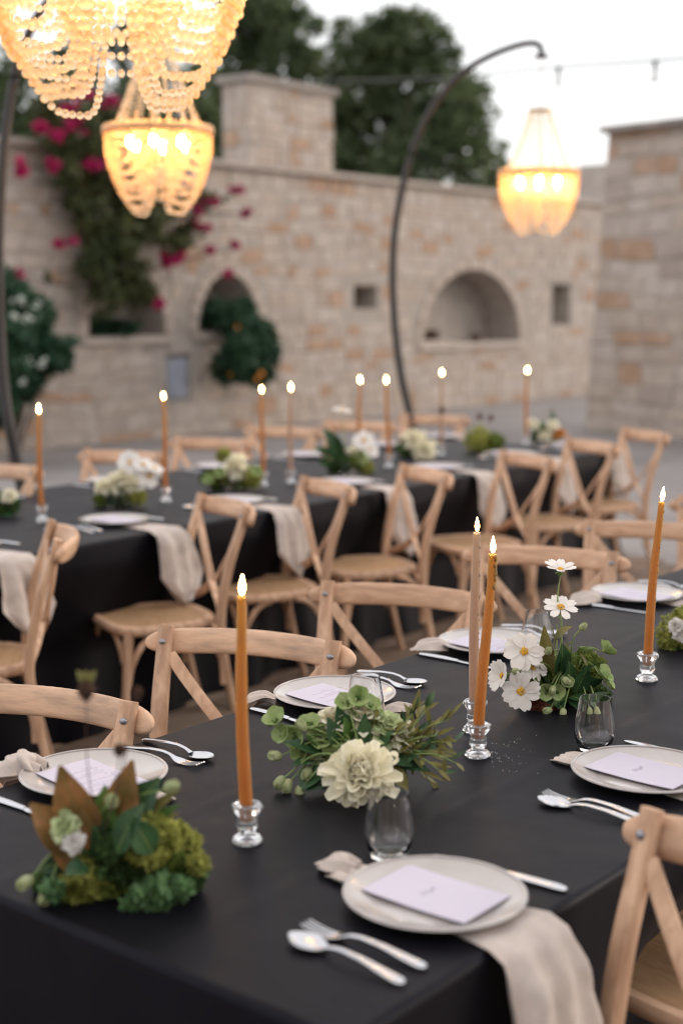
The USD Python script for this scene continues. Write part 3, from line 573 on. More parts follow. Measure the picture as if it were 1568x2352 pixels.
# ------------------------------------------------------------------ chairs
def band(P, w, th, side, k=8, e=.6):
    P = np.asarray(P, float); tt = np.gradient(P, axis=0); tt /= np.linalg.norm(tt, axis=1, keepdims=True)
    A = np.asarray(side, float) - tt * (tt @ np.asarray(side, float))[:, None]; A /= np.linalg.norm(A, axis=1, keepdims=True)
    B = np.cross(tt, A); w, th = (np.broadcast_to(np.asarray(x, float), (len(P),))[:, None] for x in (w, th))
    return sweep(P, A * w / 2, B * th / 2, k, e)
def make_chair(label, worn, drop=0.0, wide=1.0):
    up, ac = 'wood_upright', ('wood_worn' if worn else 'wood_across')
    t = thing('crossback_chair', label, 'chair')
    def part(name, mesh, m_, parent, smooth=40):              # the front row's backs are a little lower and wider
        v = np.array(mesh[0], float); v[:, 2] -= drop * np.clip((v[:, 2] - .47) / .35, 0, 1.1); v[:, 0] *= 1 + (wide - 1) * np.clip((v[:, 2] - .42) / .1, 0, 1)
        return globals()['part'](name, (v, mesh[1]), m_, parent, smooth=smooth)
    def outline(n=44, s=1.0):
        a = np.arange(n) * 2 * PI / n; c, q = np.cos(a), np.sin(a)
        x = np.sign(c) * np.abs(c) ** .62; y = np.sign(q) * np.abs(q) ** .62
        return np.stack([x * (.205 + .018 * y) * s, y * .205 * s + .0], 1)
    o1 = outline(); prof = [(1.0, -.018), (1.03, -.008), (1.03, .004), (1.0, .013), (.93, .015), (.86, .008), (.85, -.006), (.93, -.018), (1.0, -.018)]
    P = np.stack([np.column_stack([o1 * s, np.full(len(o1), .455 + z)]) for s, z in prof])
    v, f = grid(P, True); part('seat_frame', (v, f[:, ::-1]), ac, t)
    P = np.stack([np.column_stack([o1 * s, np.full(len(o1), .455 + z)]) for s, z in ((0.001, .003), (.3, .0035), (.6, .005), (.87, .009))]); v, f = grid(P, True)
    part('seat', (np.vstack([v, P[-1] - [0, 0, .012]]), np.vstack([f[:, ::-1], quads(np.stack([3 * 44 + np.arange(44), 3 * 44 + (np.arange(44) + 1) % 44, 4 * 44 + (np.arange(44) + 1) % 44, 4 * 44 + np.arange(44)], 1))])), 'wood_seat', t)
    for s in (-1, 1):
        P = curve([(s * .195, .205, .002), (s * .182, .180, .25), (s * .175, .165, .445)], 6); part('leg', tube(P, np.linspace(.0145, .019, len(P)), 10), up, t)
    for s in (-1, 1):
        P = curve([(s * .180, -.275, .002), (s * .186, -.215, .25), (s * .190, -.190, .46), (s * .197, -.222, .66), (s * .206, -.268, .80), (s * .209, -.292, .884)], 6)
        w = np.interp(P[:, 2], [0, .3, .46, .7, .88], [.031, .038, .042, .040, .037]); part('rear_post', band(P, w, w * .78, (1, 0, 0), 10, .7), up, t)
    x = np.concatenate([[-.262, -.2605, -.256, -.247], np.linspace(-.235, .235, 25), [.247, .256, .2605, .262]]); q = np.abs(x) / .262
    y = -.352 + .068 * q ** 2.0; hgt = .067 * np.clip(1 - q ** 9, 0.0, 1) ** .5 + .004; z = .842 - .006 * q ** 2; thk = .027 * np.clip(1 - q ** 14, 0, 1) ** .5 + .003
    P = np.column_stack([x, y, z]); lean = np.array([0, -.28, .96])
    tt = np.gradient(P, axis=0); tt /= np.linalg.norm(tt, axis=1, keepdims=True); B = np.cross(tt, lean); B /= np.linalg.norm(B, axis=1, keepdims=True); A = np.cross(B, tt)
    part('top_rail', sweep(P, A * hgt[:, None] / 2, B * thk[:, None] / 2, 14, .72), ac, t, smooth=60)
    for s in (-1, 1):
        o = .007 * s
        P = curve([(s * .192, -.278 + o, .815), (s * .145, -.270 + o, .748), (s * .075, -.257 + o, .662), (0, -.245 + o, .578), (-s * .09, -.225 + o, .515), (-s * .178, -.198 + o * .4, .480)], 6)
        part('cross_brace', band(P, .031, .012, (.75, 0, .65 * s), 8, .6), up, t)
        part('rivet', ball((s * .2085, -.268, .848), (.0085, .006, .0085), 2), 'rivet_metal', t)
    for (x0, y0), (x1, y1) in (((-.182, .178), (-.05, .185)), ((.182, .178), (.05, .185)), ((-.182, .175), (-.195, .05)), ((.182, .175), (.195, .05)), ((-.187, -.205), (-.195, -.06)), ((.187, -.205), (.195, -.06)), ((-.186, -.2), (-.06, -.19)), ((.186, -.2), (.06, -.19))):
        a = np.linspace(0, PI / 2, 9)[:, None]; s = 1 - np.cos(a)
        P = np.column_stack([x0 + (x1 - x0) * s, y0 + (y1 - y0) * s, .215 + .222 * np.sin(a)]); part('curved_brace', tube(P, .0115, 8), up, t)
    return t
CH0 = {k: None for k in ((False, 0), (False, 1), (True, 1))}; FW = lambda deg: np.array([math.cos(math.radians(deg)), math.sin(math.radians(deg))])
def chair(mid, face, label, group=None, worn=False, low=0):
    worn = (worn, low)
    p = np.asarray(mid[:2], float) + .325 * FW(face)
    if CH0[worn] is None:
        t = CH0[worn] = make_chair(label, worn[0], .045 * low, 1 + .06 * low); xf = UsdGeom.Xformable(t); xf.GetOrderedXformOps()[0].Set(Gf.Vec3d(p[0], p[1], .006)); xf.AddRotateXYZOp().Set(Gf.Vec3f(0, 0, face - 90))
    else: t = copy_of(CH0[worn], (p[0], p[1], .006), face - 90, label)
    t.SetCustomDataByKey('group', group) if group else None
    return t
RZ = .845
def railpx(x, y, z=RZ): return on(x, y, z)[:2]
gf, gn, gb = 'chairs along the left side of the front table', 'chairs along the near side of the far table', 'chairs along the far side of the far table'
e = .262
chair(railpx(372, 1652, .80) - 1.06 * e * FW(-20), 250, 'weathered wooden crossback chair at lower left behind the near plate', gf, True, 1)
chair(railpx(594, 1478, .80) - .03 * FW(70), 250, 'wooden crossback chair directly behind the nearest candle', gf, True, 1)
chair(railpx(936, 1368, .80) - .03 * FW(70), 250, 'wooden crossback chair behind the plate with two candles to its right', gf, False, 1)
chair(railpx(1260, 1278, .80) - .03 * FW(70), 250, 'wooden crossback chair behind the tall cosmos flower', gf, False, 1)
chair(railpx(1323, 1212, .80) + 1.06 * e * FW(-19), 251, 'wooden crossback chair behind the right candle of the front table', gf, False, 1)
chair(railpx(1537, 1156, .80) + 1.06 * e * FW(-19), 251, 'wooden chair just entering the right edge behind the right candle flame', gf, False, 1)
for (x, y, f), w in zip([(150, 1245, 194), (531, 1172, 209), (764, 1128, 207), (989, 1097, 204), (1221, 1062, 206), (1369, 1030, 205), (1490, 1004, 201)], ['leftmost wooden chair of the near side, seen edge-on left of the hanging napkin', 'second wooden chair of the near side, between two hanging napkins', 'third wooden chair of the near side, below the dark leafy centrepiece', 'fourth wooden chair of the near side, left of the napkin with a kinked edge', 'fifth wooden chair of the near side, below the green moss ball', 'sixth wooden chair of the near side, below the last leafy centrepiece', 'last wooden chair at the right end of the far table']):
    chair(railpx(x, y), f, w, gn)
for (x, y), w in zip([(0, 1085), (290, 1053), (490, 1022), (655, 995), (828, 981), (997, 966)], ['wooden chair at the left edge beneath the left arched pole', 'wooden chair on the far side behind the cosmos centrepiece', 'wooden chair on the far side between the second and third far candles', 'wooden chair on the far side behind the ochre and mauve candle pair', 'wooden chair on the far side left of the right arched pole', 'wooden chair on the far side at the foot of the right arched pole']):
    chair(railpx(x, y), 248, w, gb)
r1m = railpx(1482, 1893) + .255 * FW(303)
chair(r1m, 213, 'wooden chair cut by the lower right corner, post and rail end in view', 'chairs on the right side of the front table')
chair(np.array([.645, 2.40]) + .325 * FW(38), 218, 'wooden chair off the right edge with only its woven seat in view', 'chairs on the right side of the front table')

# ------------------------------------------------------------------ plates, cards, cutlery, glasses, napkins
def plate_proto(label):
    t = thing('dinner_plate', label, 'plate', group='dinner plates')
    p = [(0, .0035), (.075, .0035), (.09, .0045), (.108, .010), (.126, .0175), (.133, .0215), (.136, .0225), (.1365, .0212), (.135, .0195), (.127, .0145), (.108, .0065), (.088, .0005), (.084, 0), (.078, 0), (.076, .0012), (0, .0012)]
    p = [(a, b * .8) for a, b in p]; part('plate_body', lathe(p, 64), 'glaze', t, smooth=50)
    part('rim_lip', lathe([(.1325 + .0019 * math.cos(a), .0176 + .0019 * math.sin(a)) for a in np.linspace(0, 2 * PI, 9)], 64), 'glaze', t, smooth=True); return t
def card_proto(label, lines=True):
    t = thing('menu_card', label, 'menu card', group='menu cards on the plates'); x, y = np.meshgrid(np.linspace(-.061, .061, 5), np.linspace(-.093, .093, 9), indexing='ij')
    part('card', shell(np.stack([x, y, .004 + .25 * y * y + .15 * x * x * (y > 0)], -1), .0007), 'card_paper', t, smooth=30)
    rr = np.random.default_rng(2); words = []
    if not lines:                                             # a faint handwritten name in the middle
        P = np.array([[-.016 + .0042 * i, .012 + (.0045 if i % 2 else -.004) * (1 + .6 * math.sin(i * 2.1)), .0050] for i in range(9)])
        part('written_name', tube(curve(P, 4), .00030, 4), 'ink', t); return t
    for i in range(13):
        u = -.045 + rr.uniform(0, .01)
        while u < .04:
            w = rr.uniform(.004, .011); yy = .062 - i * .0095
            words.append(box((u + w / 2, yy, .0046 + .25 * yy * yy + .15 * u * u * (yy > 0)), (w, .0011, .0004))); u += w + .002
            if rr.random() < .12: break
    part('printed_text', cat(words), 'ink', t, smooth=False); return t
def sil(stations, n=9):
    """A cutlery blank: stations (y, z, half width, half thickness, crown)."""
    S = np.asarray(stations, float); yy = np.linspace(S[0, 0], S[-1, 0], 60); from_ = lambda k: np.interp(yy, S[:, 0], S[:, k])
    from scipy.ndimage import gaussian_filter1d as g1
    z, w, th, cr = (g1(from_(k), 1.2, mode='nearest') for k in (1, 2, 3, 4)); u = np.linspace(-1, 1, n)
    top = np.stack([u[None] * w[:, None], np.broadcast_to(yy[:, None], (60, n)), z[:, None] + cr[:, None] * (1 - u[None] ** 2) + th[:, None] * (1 - u[None] ** 4)], -1)
    bot = top[:, ::-1].copy(); bot[..., 2] = (z[:, None] + cr[:, None] * (1 - u[None] ** 2) - th[:, None] * (1 - u[None] ** 4))[:, ::-1]
    v, f = grid(np.concatenate([top, bot], 1), True); return v, f[:, ::-1]
HANDLE = [(-.103, .004, .002, .001, 0), (-.101, .0042, .0075, .0016, .001), (-.094, .005, .0095, .0018, .0014), (-.07, .008, .0085, .0018, .0014), (-.03, .0135, .0052, .0018, .001), (.005, .015, .0036, .0021, .0006), (.025, .0125, .0034, .0022, .0004)]
def spoon_proto(label):
    t = thing('spoon', label, 'spoon', group='spoons left of the plates')
    part('handle', sil(HANDLE + [(.036, .009, .0045, .0018, 0), (.042, .0075, .007, .0014, -.001)]), 'steel', t, smooth=60)
    a = np.linspace(0, 1, 22); y = .036 + .066 * a; w = .0215 * np.sin(PI * np.clip(a * .97 + .03, 0, 1)) ** .62 + .0008; u = np.linspace(-1, 1, 13)
    dz = .0095 - .0085 * (np.sin(PI * a) ** .8)[:, None] * (1 - u[None] ** 2) - .003 * (1 - a)[:, None] + .0015 * a[:, None]
    part('bowl', shell(np.stack([u[None] * w[:, None], np.broadcast_to(y[:, None], (22, 13)), dz], -1), .0013), 'steel', t, smooth=60); return t
def fork_proto(label):
    t = thing('fork', label, 'fork', group='forks left of the plates')
    part('handle', sil(HANDLE + [(.034, .009, .0065, .0016, -.0004), (.045, .006, .0115, .0013, -.0012), (.058, .004, .0125, .0012, -.0012)]), 'steel', t, smooth=60)
    for x in (-.0103, -.0035, .0035, .0103):
        P = np.array([[x * .95, .056, .0038 - abs(x) * .02], [x, .075, .0042], [x * 1.02, .095, .0075], [x, .104, .0105]])
        part('tine', band(curve(P, 4), np.linspace(.0046, .0022, 13), .0022, (1, 0, 0), 6), 'steel', t)
    return t
def knife_proto(label):
    t = thing('knife', label, 'knife', group='knives right of the plates')
    part('handle', sil([(-.118, .004, .002, .001, 0), (-.116, .0045, .007, .003, .0004), (-.10, .005, .0092, .0038, .0006), (-.04, .005, .0078, .0038, .0006), (-.004, .0046, .0062, .003, .0003), (.0, .0044, .0058, .002, 0)]), 'steel', t, smooth=60)
    part('blade', sil([(-.002, .0044, .005, .0018, 0), (.012, .0044, .0085, .0013, 0), (.07, .004, .0098, .0011, 0), (.1, .0034, .0085, .0009, 0), (.115, .003, .005, .0008, 0), (.1185, .003, .001, .0006, 0)]), 'steel', t, smooth=60); return t
def glass_proto(label):
    t = thing('stemless_glass', label, 'glass', group='stemless glasses')
    out = [(0, 0), (.024, 0), (.028, .0015), (.0345, .013), (.0395, .03), (.0405, .042), (.038, .062), (.0335, .087), (.0305, .106), (.0302, .1068), (.0296, .1065)]
    inn = [(.0288, .1064), (.0286, .1055), (.0316, .087), (.0361, .062), (.0385, .042), (.0375, .031), (.0318, .0165), (.023, .0095), (0, .0085)]
    part('glass_body', lathe(out + inn, 48), 'glass_clear', t, smooth=50); return t
def holder_proto(label):
    t = thing('candle_holder', label, 'candle holder', group='glass candle holders')
    base = [(0, .0078), (.0185, .0012), (.0205, 0), (.0222, 0), (.0250, .002), (.0258, .0055), (.0225, .0105), (.0155, .0135), (.0115, .016), (.0135, .019)]
    part('foot', lathe(base + [(.006, .019), (0, .016)], 16), 'crystal', t, smooth=18)
    cup = [(.0135, .0192), (.0175, .023), (.0178, .027), (.0165, .043), (.0175, .0475), (.0185, .049), (.0245, .056), (.0255, .060), (.0255, .0645), (.0235, .066), (.0135, .066), (.0128, .062), (.0128, .036), (.0, .035)]
    part('cup', lathe([(.0, .0192)] + cup, 8, phase=PI / 8), 'crystal', t, smooth=20); return t
PRO = {'plate': plate_proto, 'card': card_proto, 'spoon': spoon_proto, 'fork': fork_proto, 'knife': knife_proto, 'glass': glass_proto, 'holder': holder_proto, 'name_card': lambda l: card_proto(l, False)}; FIRST = {}
def put(kind, loc, rz, label, group=None):
    if kind not in FIRST:
        t = FIRST[kind] = PRO[kind](label); xf = UsdGeom.Xformable(t); xf.GetOrderedXformOps()[0].Set(Gf.Vec3d(*map(float, loc))); xf.AddRotateXYZOp().Set(Gf.Vec3f(0, 0, rz))
    else: t = copy_of(FIRST[kind], loc, rz, label)
    if group: t.SetCustomDataByKey('group', group)
    return t
def napkin(tab, along, into, side, label, seed, hang=.36, knot=True):
    """A linen napkin running under a plate and over the table's edge; side -1: the edge at into = 0, +1: the other."""
    r = np.random.default_rng(seed); edge = 0.0 if side < 0 else tab.W; out = tab.m * side
    dist = abs(into - edge); s_in = .185
    L = s_in + dist; n1 = 22; s1 = np.linspace(0, L, n1); s2 = np.linspace(.012, hang, 26); u = np.linspace(-1, 1, 31)
    ph, ks, amp = r.uniform(0, 6), r.uniform(4.6, 6.6), r.uniform(.015, .022); asym = r.uniform(-.35, .35)
    P = np.zeros((n1 + 26, 31, 3)); q0 = tab.o + tab.d * along + tab.m * into - out * s_in
    w1 = np.interp(s1, [0, .03, .07, s_in, L - .05, L], [.030, .036, .028, .045, .070, .080])
    for i, s in enumerate(s1):
        ins = np.interp(s, [0, .02, .05, .08, L], [.012, .022, .016, .004, .003]); rip = ins * (.5 + .5 * np.sin(u * ks * 1.6 + ph + s * 9)) * np.clip(1 - abs(s - s_in) / .3, .12, 1)
        rip = rip if s < .07 else .0012 * (1 + np.sin(u * ks + ph)) * (1 if s < s_in + .1 else 1.6)
        off = u * w1[i]; q = q0 + out * s; P[i, :, :2] = q[None] + tab.d[None] * off[:, None]; P[i, :, 2] = T + .0025 + rip
    qe = q0 + out * L
    for k, s in enumerate(s2):
        f = s / hang; w = np.interp(f, [0, .25, .62, .82, 1.0], [.080, .092, .112, .070, .010]); c = asym * .05 * f
        fold = amp * (1.3 * np.abs(np.sin(u * ks * .5 + ph)) - .6 + .55 * np.sin(u * ks * 1.35 + ph * 2 + f)) * min(1, f * 5 + .3)
        zig = .03 * f * np.abs(u) * (1 + .3 * np.sin(u * 7 + ph)); q = qe + out * (.022 + .02 * min(1, f * 6) + .06 * f)
        P[n1 + k, :, :2] = q[None] + tab.d[None] * (u * w + c)[:, None] + out[None] * fold[:, None]; P[n1 + k, :, 2] = T + .001 - s + zig * .9 + .010 * (1 - u ** 2) * (f > .95)
    P[n1:, :, :2] += out * ((meshkit.fbm(P[n1:] * 26, 3, seed) - .5) * .012)[..., None]
    o = np.array([q0[0] + out[0] * s_in, q0[1] + out[1] * s_in, T]); m = shell(P - o, .0014)
    t = thing('napkin', label, 'napkin', o, group='linen napkins'); part('cloth', m, 'linen', t, smooth=60)
    return t
def tail(d, seed, s=1.0, lump=0.0):
    """The loose end of a napkin lying beside a plate, pointing along d, with folds; lump: a gathered knot behind it."""
    r = np.random.default_rng(seed); d = np.asarray(d, float) / np.hypot(*d); n = np.array([-d[1], d[0]]); S, U = np.linspace(0, 1, 15), np.linspace(-1, 1, 25); ph = r.uniform(0, 6)
    L = .085 * s; w = s * np.interp(S, [0, .2, .6, .85, 1], [.016, .022, .036, .034, .012]); a = s * np.interp(S, [0, .3, .8, 1], [.010, .013, .009, .002])
    z = .004 + a[:, None] * (1 + np.sin(U[None] * 5.2 + ph + S[:, None] * 2)) * .9 + .006 * s * np.sin(S * 3)[:, None]; z = np.maximum(z, .003)
    q = (-.02 * s + L * S)[:, None, None] * d + (w[:, None] * U[None] + .008 * s * np.sin(S * 4 + ph)[:, None])[..., None] * n
    P = np.dstack([q, z[..., None]]); P[-1, :, :2] += d * (.012 * s * np.sin(U * 6 + ph))[:, None]; out = [shell(P, .002)]
    if lump:
        v, f = ICO[3]; m = v / np.linalg.norm(v, axis=1, keepdims=True); g = 1 + .30 * np.sin(m[:, 0] * 6 + m[:, 2] * 4 + seed) * (1 - m[:, 2] ** 2) + .5 * (meshkit.fbm(m * 1.8 + seed, 2, seed) - .5)
        V = m * g[:, None] * np.array([.030, .026, .028]) * lump; V[:, 2] = np.maximum(V[:, 2] + .024 * lump, .002); V[:, :2] += d * .012 * s; out.append((V, f))
    return cat(out)
def setting(tab, along, into, side, who, seed, glass=None, cut=True, nap=True, hang=.36, k=(0, 0), spoon_only=False):
    fwd = -tab.m * side; right = np.array([fwd[1], -fwd[0]]); rz = math.degrees(math.atan2(fwd[1], fwd[0])) - 90
    c = tab.o + tab.d * along + tab.m * into; q = lambda r_, f_, z=T: np.array([*(c + right * r_ + fwd * f_), z]); j = np.random.default_rng(seed)
    put('plate', q(0, 0, T + .0045), j.uniform(0, 360), f'pale stoneware plate {who}')
    put('name_card' if side < 0 and tab is FT else 'card', q(.010, .006, T + .0085), rz + j.uniform(-6, 2), f'lavender-white menu card lying on the plate {who}')
    if cut:
        put('spoon', q(-.225, -.012, T), rz + j.uniform(-3, 4), f'steel spoon left of the plate {who}')
        put('fork', q(-.178 + .012 * k[0], -.008, T), rz + j.uniform(-4, 3), f'steel fork between spoon and the plate {who}')
        kn = put('knife', q(.175 - .018 * k[1], .02 - .030 * k[1], T), rz + j.uniform(-4, 4), f'steel table knife right of the plate {who}')
    if glass is not None: put('glass', q(*glass), 0, f'clear stemless glass standing beyond the plate {who}')
    if nap:
        t = napkin(tab, along, into, side, f'beige linen napkin under the plate {who}', seed, hang)
setting(FT, .388, .148, -1, 'nearest the camera', 41, (.105, .165), k=(0, 1), hang=.42)
setting(FT, 1.09, .17, -1, 'beside the corner chair', 42, (.096, .160), k=(-1.5, 0), hang=.40)
setting(FT, .43, .95, 1, 'behind the mossy centrepiece', 43, None)
setting(FT, 1.13, .95, 1, 'behind the large chrysanthemum', 44, (.10, .165))
setting(FT, 1.76, .95, 1, 'behind the candle pair', 45, (-.034, .115))
setting(FT, 2.55, .95, 1, 'behind the right candle', 46, (.0, .20))
for i, (a, b, w) in enumerate([(-.78, .27, 'nearest on the far table'), (-.03, .27, 'before the far cosmos centrepiece'), (.68, .27, 'behind the second chair of the near side'), (1.5, .27, 'behind the third chair of the near side'), (2.29, .26, 'behind the fourth chair of the near side'), (3.09, .29, 'left of the fifth near-side chair'), (3.75, .27, 'left of the sixth near-side chair')]):
    setting(BT, 2.7 + a, b, -1, w, 60 + i, hang=(.31, .30, .30, .33, .31, .31, .30)[i])
for i, (a, w) in enumerate([(.0, 'at the far left edge'), (.85, 'behind the far cosmos centrepiece'), (1.62, 'behind the far cream mum'), (2.34, 'right of the far mauve candle'), (3.08, 'behind the two far cream mums'), (3.75, 'left of the green moss ball')]):
    setting(BT, 2.7 + a, BT.W - .16, 1, w, 80 + i, (.1, .17) if i < 3 else None)
# the gathered napkin ends that show beside plates
for x, y, d, lab, s, lump in [(70, 1785, (-1, .35), 'knotted beige napkin end left of the plate behind the mossy centrepiece', 1.2, .95), (615, 1622, (-1, .15), 'folded beige napkin corner left of the plate behind the chrysanthemum', .9, 0), (905, 1640, (1, -.35), 'curled beige napkin tip right of the plate behind the chrysanthemum', .75, 0), (800, 2006, (-1, .5), 'gathered beige napkin tip behind the plate nearest the camera', .75, .55), (1010, 1497, (-1, -.1), 'flat beige napkin corner left of the plate behind the candle pair', 1.0, 0), (1362, 1388, (-1, -.1), 'beige napkin corner left of the farthest plate on the front table', 1.1, 0)]:
    p = on(x, y, T); t = thing('napkin', lab, 'napkin', p, group='linen napkins')
    part('cloth', tail(d, int(x) % 17 + 3, s, lump), 'linen', t, smooth=60)

# ------------------------------------------------------------------ candles
def candle(bx, by, tx, ty, fx, fy, wax, label, hlabel, drip=0, ln=.335):
    b = on(bx, by, T); put('holder', b, (bx * 7) % 45, hlabel)
    zc = float((b - [0, 0, EYE]) @ [0, math.cos(PITCH), -math.sin(PITCH)]); foot = b + [0, 0, .0365]
    top = deep(tx, ty, zc - .055); ax = top - foot; L = np.linalg.norm(ax); ax /= L
    t = thing('taper_candle', label, 'candle', foot, group='lit taper candles')
    s = np.linspace(0, 1, 14); r = np.interp(s, [0, .05, .6, .93, 1], [.0108, .0112, .0098, .0074, .0072]); P = ax * (s * L)[:, None]
    P[:, 0] += .0025 * np.sin(s * 5 + bx); P -= P[0]; P[0, 2] += .001
    part('wax', tube(P, r, 20, (1, 0, 0)), wax, t, smooth=50)
    e = P[-1]; part('molten_rim', balls([e + [.0062 * math.cos(a), .0062 * math.sin(a), .0005] for a in np.arange(6) * PI / 3], .0018), wax, t, smooth=True)
    part('wick', tube([e - [0, 0, .002], e + [.001, 0, .006], e + [.002, 0, .009]], .0009, 5), 'wick_black', t)
    fd = deep(fx, fy, zc - .055) - top; lean = fd[0] * .6
    hs = .85 + .3 * abs(math.sin(bx * 1.7)); f = np.array([(0, 0), (.0024, .001), (.0046, .006), (.0054, .010), (.0046, .016), (.0025, .023), (.0009, .028), (0, .030)]) * [1.0, hs]; v, q = lathe(f, 14)
    v[:, 0] += lean * (v[:, 2] / .03) ** 1.3; part('flame', (v + e + [.001, 0, .004], q), 'flame_glow', t, smooth=True)
    if drip:
        rr = np.random.default_rng(int(bx)); n = 9 + 8 * drip; h = rr.uniform(.35, .97, n) if drip == 1 else rr.uniform(.83, .985, n)
        C = [np.array([np.interp(q, s, P[:, k]) for k in range(3)]) + np.array([math.cos(a_), -abs(math.sin(a_)), 0]) * np.interp(q, s, r) for q, a_ in zip(h, rr.uniform(-.2, .9, n))]
        v, q = balls(np.zeros((n, 3)), rr.uniform(.0010, .0040 if drip > 1 else .0019, n)); v[:, 2] *= 1.9; v += np.repeat(np.array(C), len(v) // n, 0); part('wax_drip', (v, q), wax, t, smooth=True)
    return t
candle(568, 1935, 553, 1372, 555, 1335, 'wax_ochre', 'ochre taper candle, tallest in the picture, nearest the camera', 'clear glass candle holder nearest the camera')
candle(1097, 1738, 1127, 1275, 1127, 1245, 'wax_ochre', 'ochre taper candle in front of the mauve one, with thick wax drips', 'clear glass candle holder, front one of the pair at the centre', 2)
candle(1090, 1680, 1092, 1225, 1091, 1197, 'wax_mauve', 'mauve taper candle half hidden behind an ochre one on the front table', 'clear glass candle holder half hidden behind the ochre candle', 1)
candle(1485, 1563, 1519, 1155, 1523, 1142, 'wax_ochre', 'leaning ochre taper candle at the right with beaded wax down its side', 'clear glass candle holder at the right edge of the front table', 1)
for i, a in enumerate([(97, 1198, 88, 950, 87, 932), (381, 1152, 374, 918, 371, 905), (604, 1115, 602, 902, 601, 889), (668, 1110, 668, 898, 667, 885), (825, 1080, 827, 880, 826, 866), (893, 1073, 888, 880, 887, 866), (1013, 1045, 1015, 862, 1014, 848), (1208, 1022, 1211, 857, 1211, 842)]):
    w = ['at the far left before the left arched pole', 'before the grey meter box', 'left one of the pair below the fruiting shrub', 'mauve one of the pair below the fruiting shrub', 'behind the dark leafy centrepiece', 'just left of the right arched pole', 'mauve one right of the right arched pole', 'at the right below the small chandelier'][i]
    candle(*a, 'wax_mauve' if i in (3, 6) else 'wax_ochre', f'{"mauve" if i in (3, 6) else "ochre"} far-table taper candle {w}', f'far-table glass holder of the candle {w}')

# ------------------------------------------------------------------ flower arrangements
def petal(L, W, curl=0.0, cup=0.3, notch=0.0, shape=.8, n=7, m=5, wide=.6, th=.0006, wave=0.0, tip=.10):
    s = np.linspace(0, 1, n); u = np.linspace(-1, 1, m)
    w = W * (np.sin(PI * np.clip(s ** (math.log(.5) / math.log(wide)), 0, 1)) ** shape); w[0] = W * .16; w[-1] = W * (tip if notch == 0 else .45)
    a = curl * s; x = np.cumsum(np.r_[0, np.cos(a[1:]) * L / (n - 1)]); z = np.cumsum(np.r_[0, np.sin(a[1:]) * L / (n - 1)])
    X = x[:, None] + 0 * u[None]; X[-1] += -notch * L * (1 - np.abs(u)) * np.array([1, .2, 1, .2, 1][:m] if m == 5 else 1)
    return shell(np.stack([X, w[:, None] * u[None], z[:, None] + cup * w[:, None] * u[None] ** 2 + wave * np.sin(u[None] * 6 + s[:, None] * 5)], -1), th)
def rosette(count, elev, L, W, rng, r0=.0, jit=.12, **k):
    out = []
    for i in range(count):
        a = 2 * PI * (i + rng.uniform(-.25, .25)) / count; l = L * rng.uniform(1 - jit, 1 + jit); p = petal(l, W * rng.uniform(.9, 1.1), **k)
        M = rotz(a) @ roty(-(elev + rng.uniform(-jit, jit))); out.append(move(move(p, np.eye(3), (r0, 0, 0)), M, (0, 0, 0)))
    return cat(out)
def leaf(L, W, bend=-.5, fold=.25, n=8, shape=.9, wide=.45, twist=0.0):
    P = petal(L, W, bend, fold, 0, shape, n, 5, wide, .0005); return P
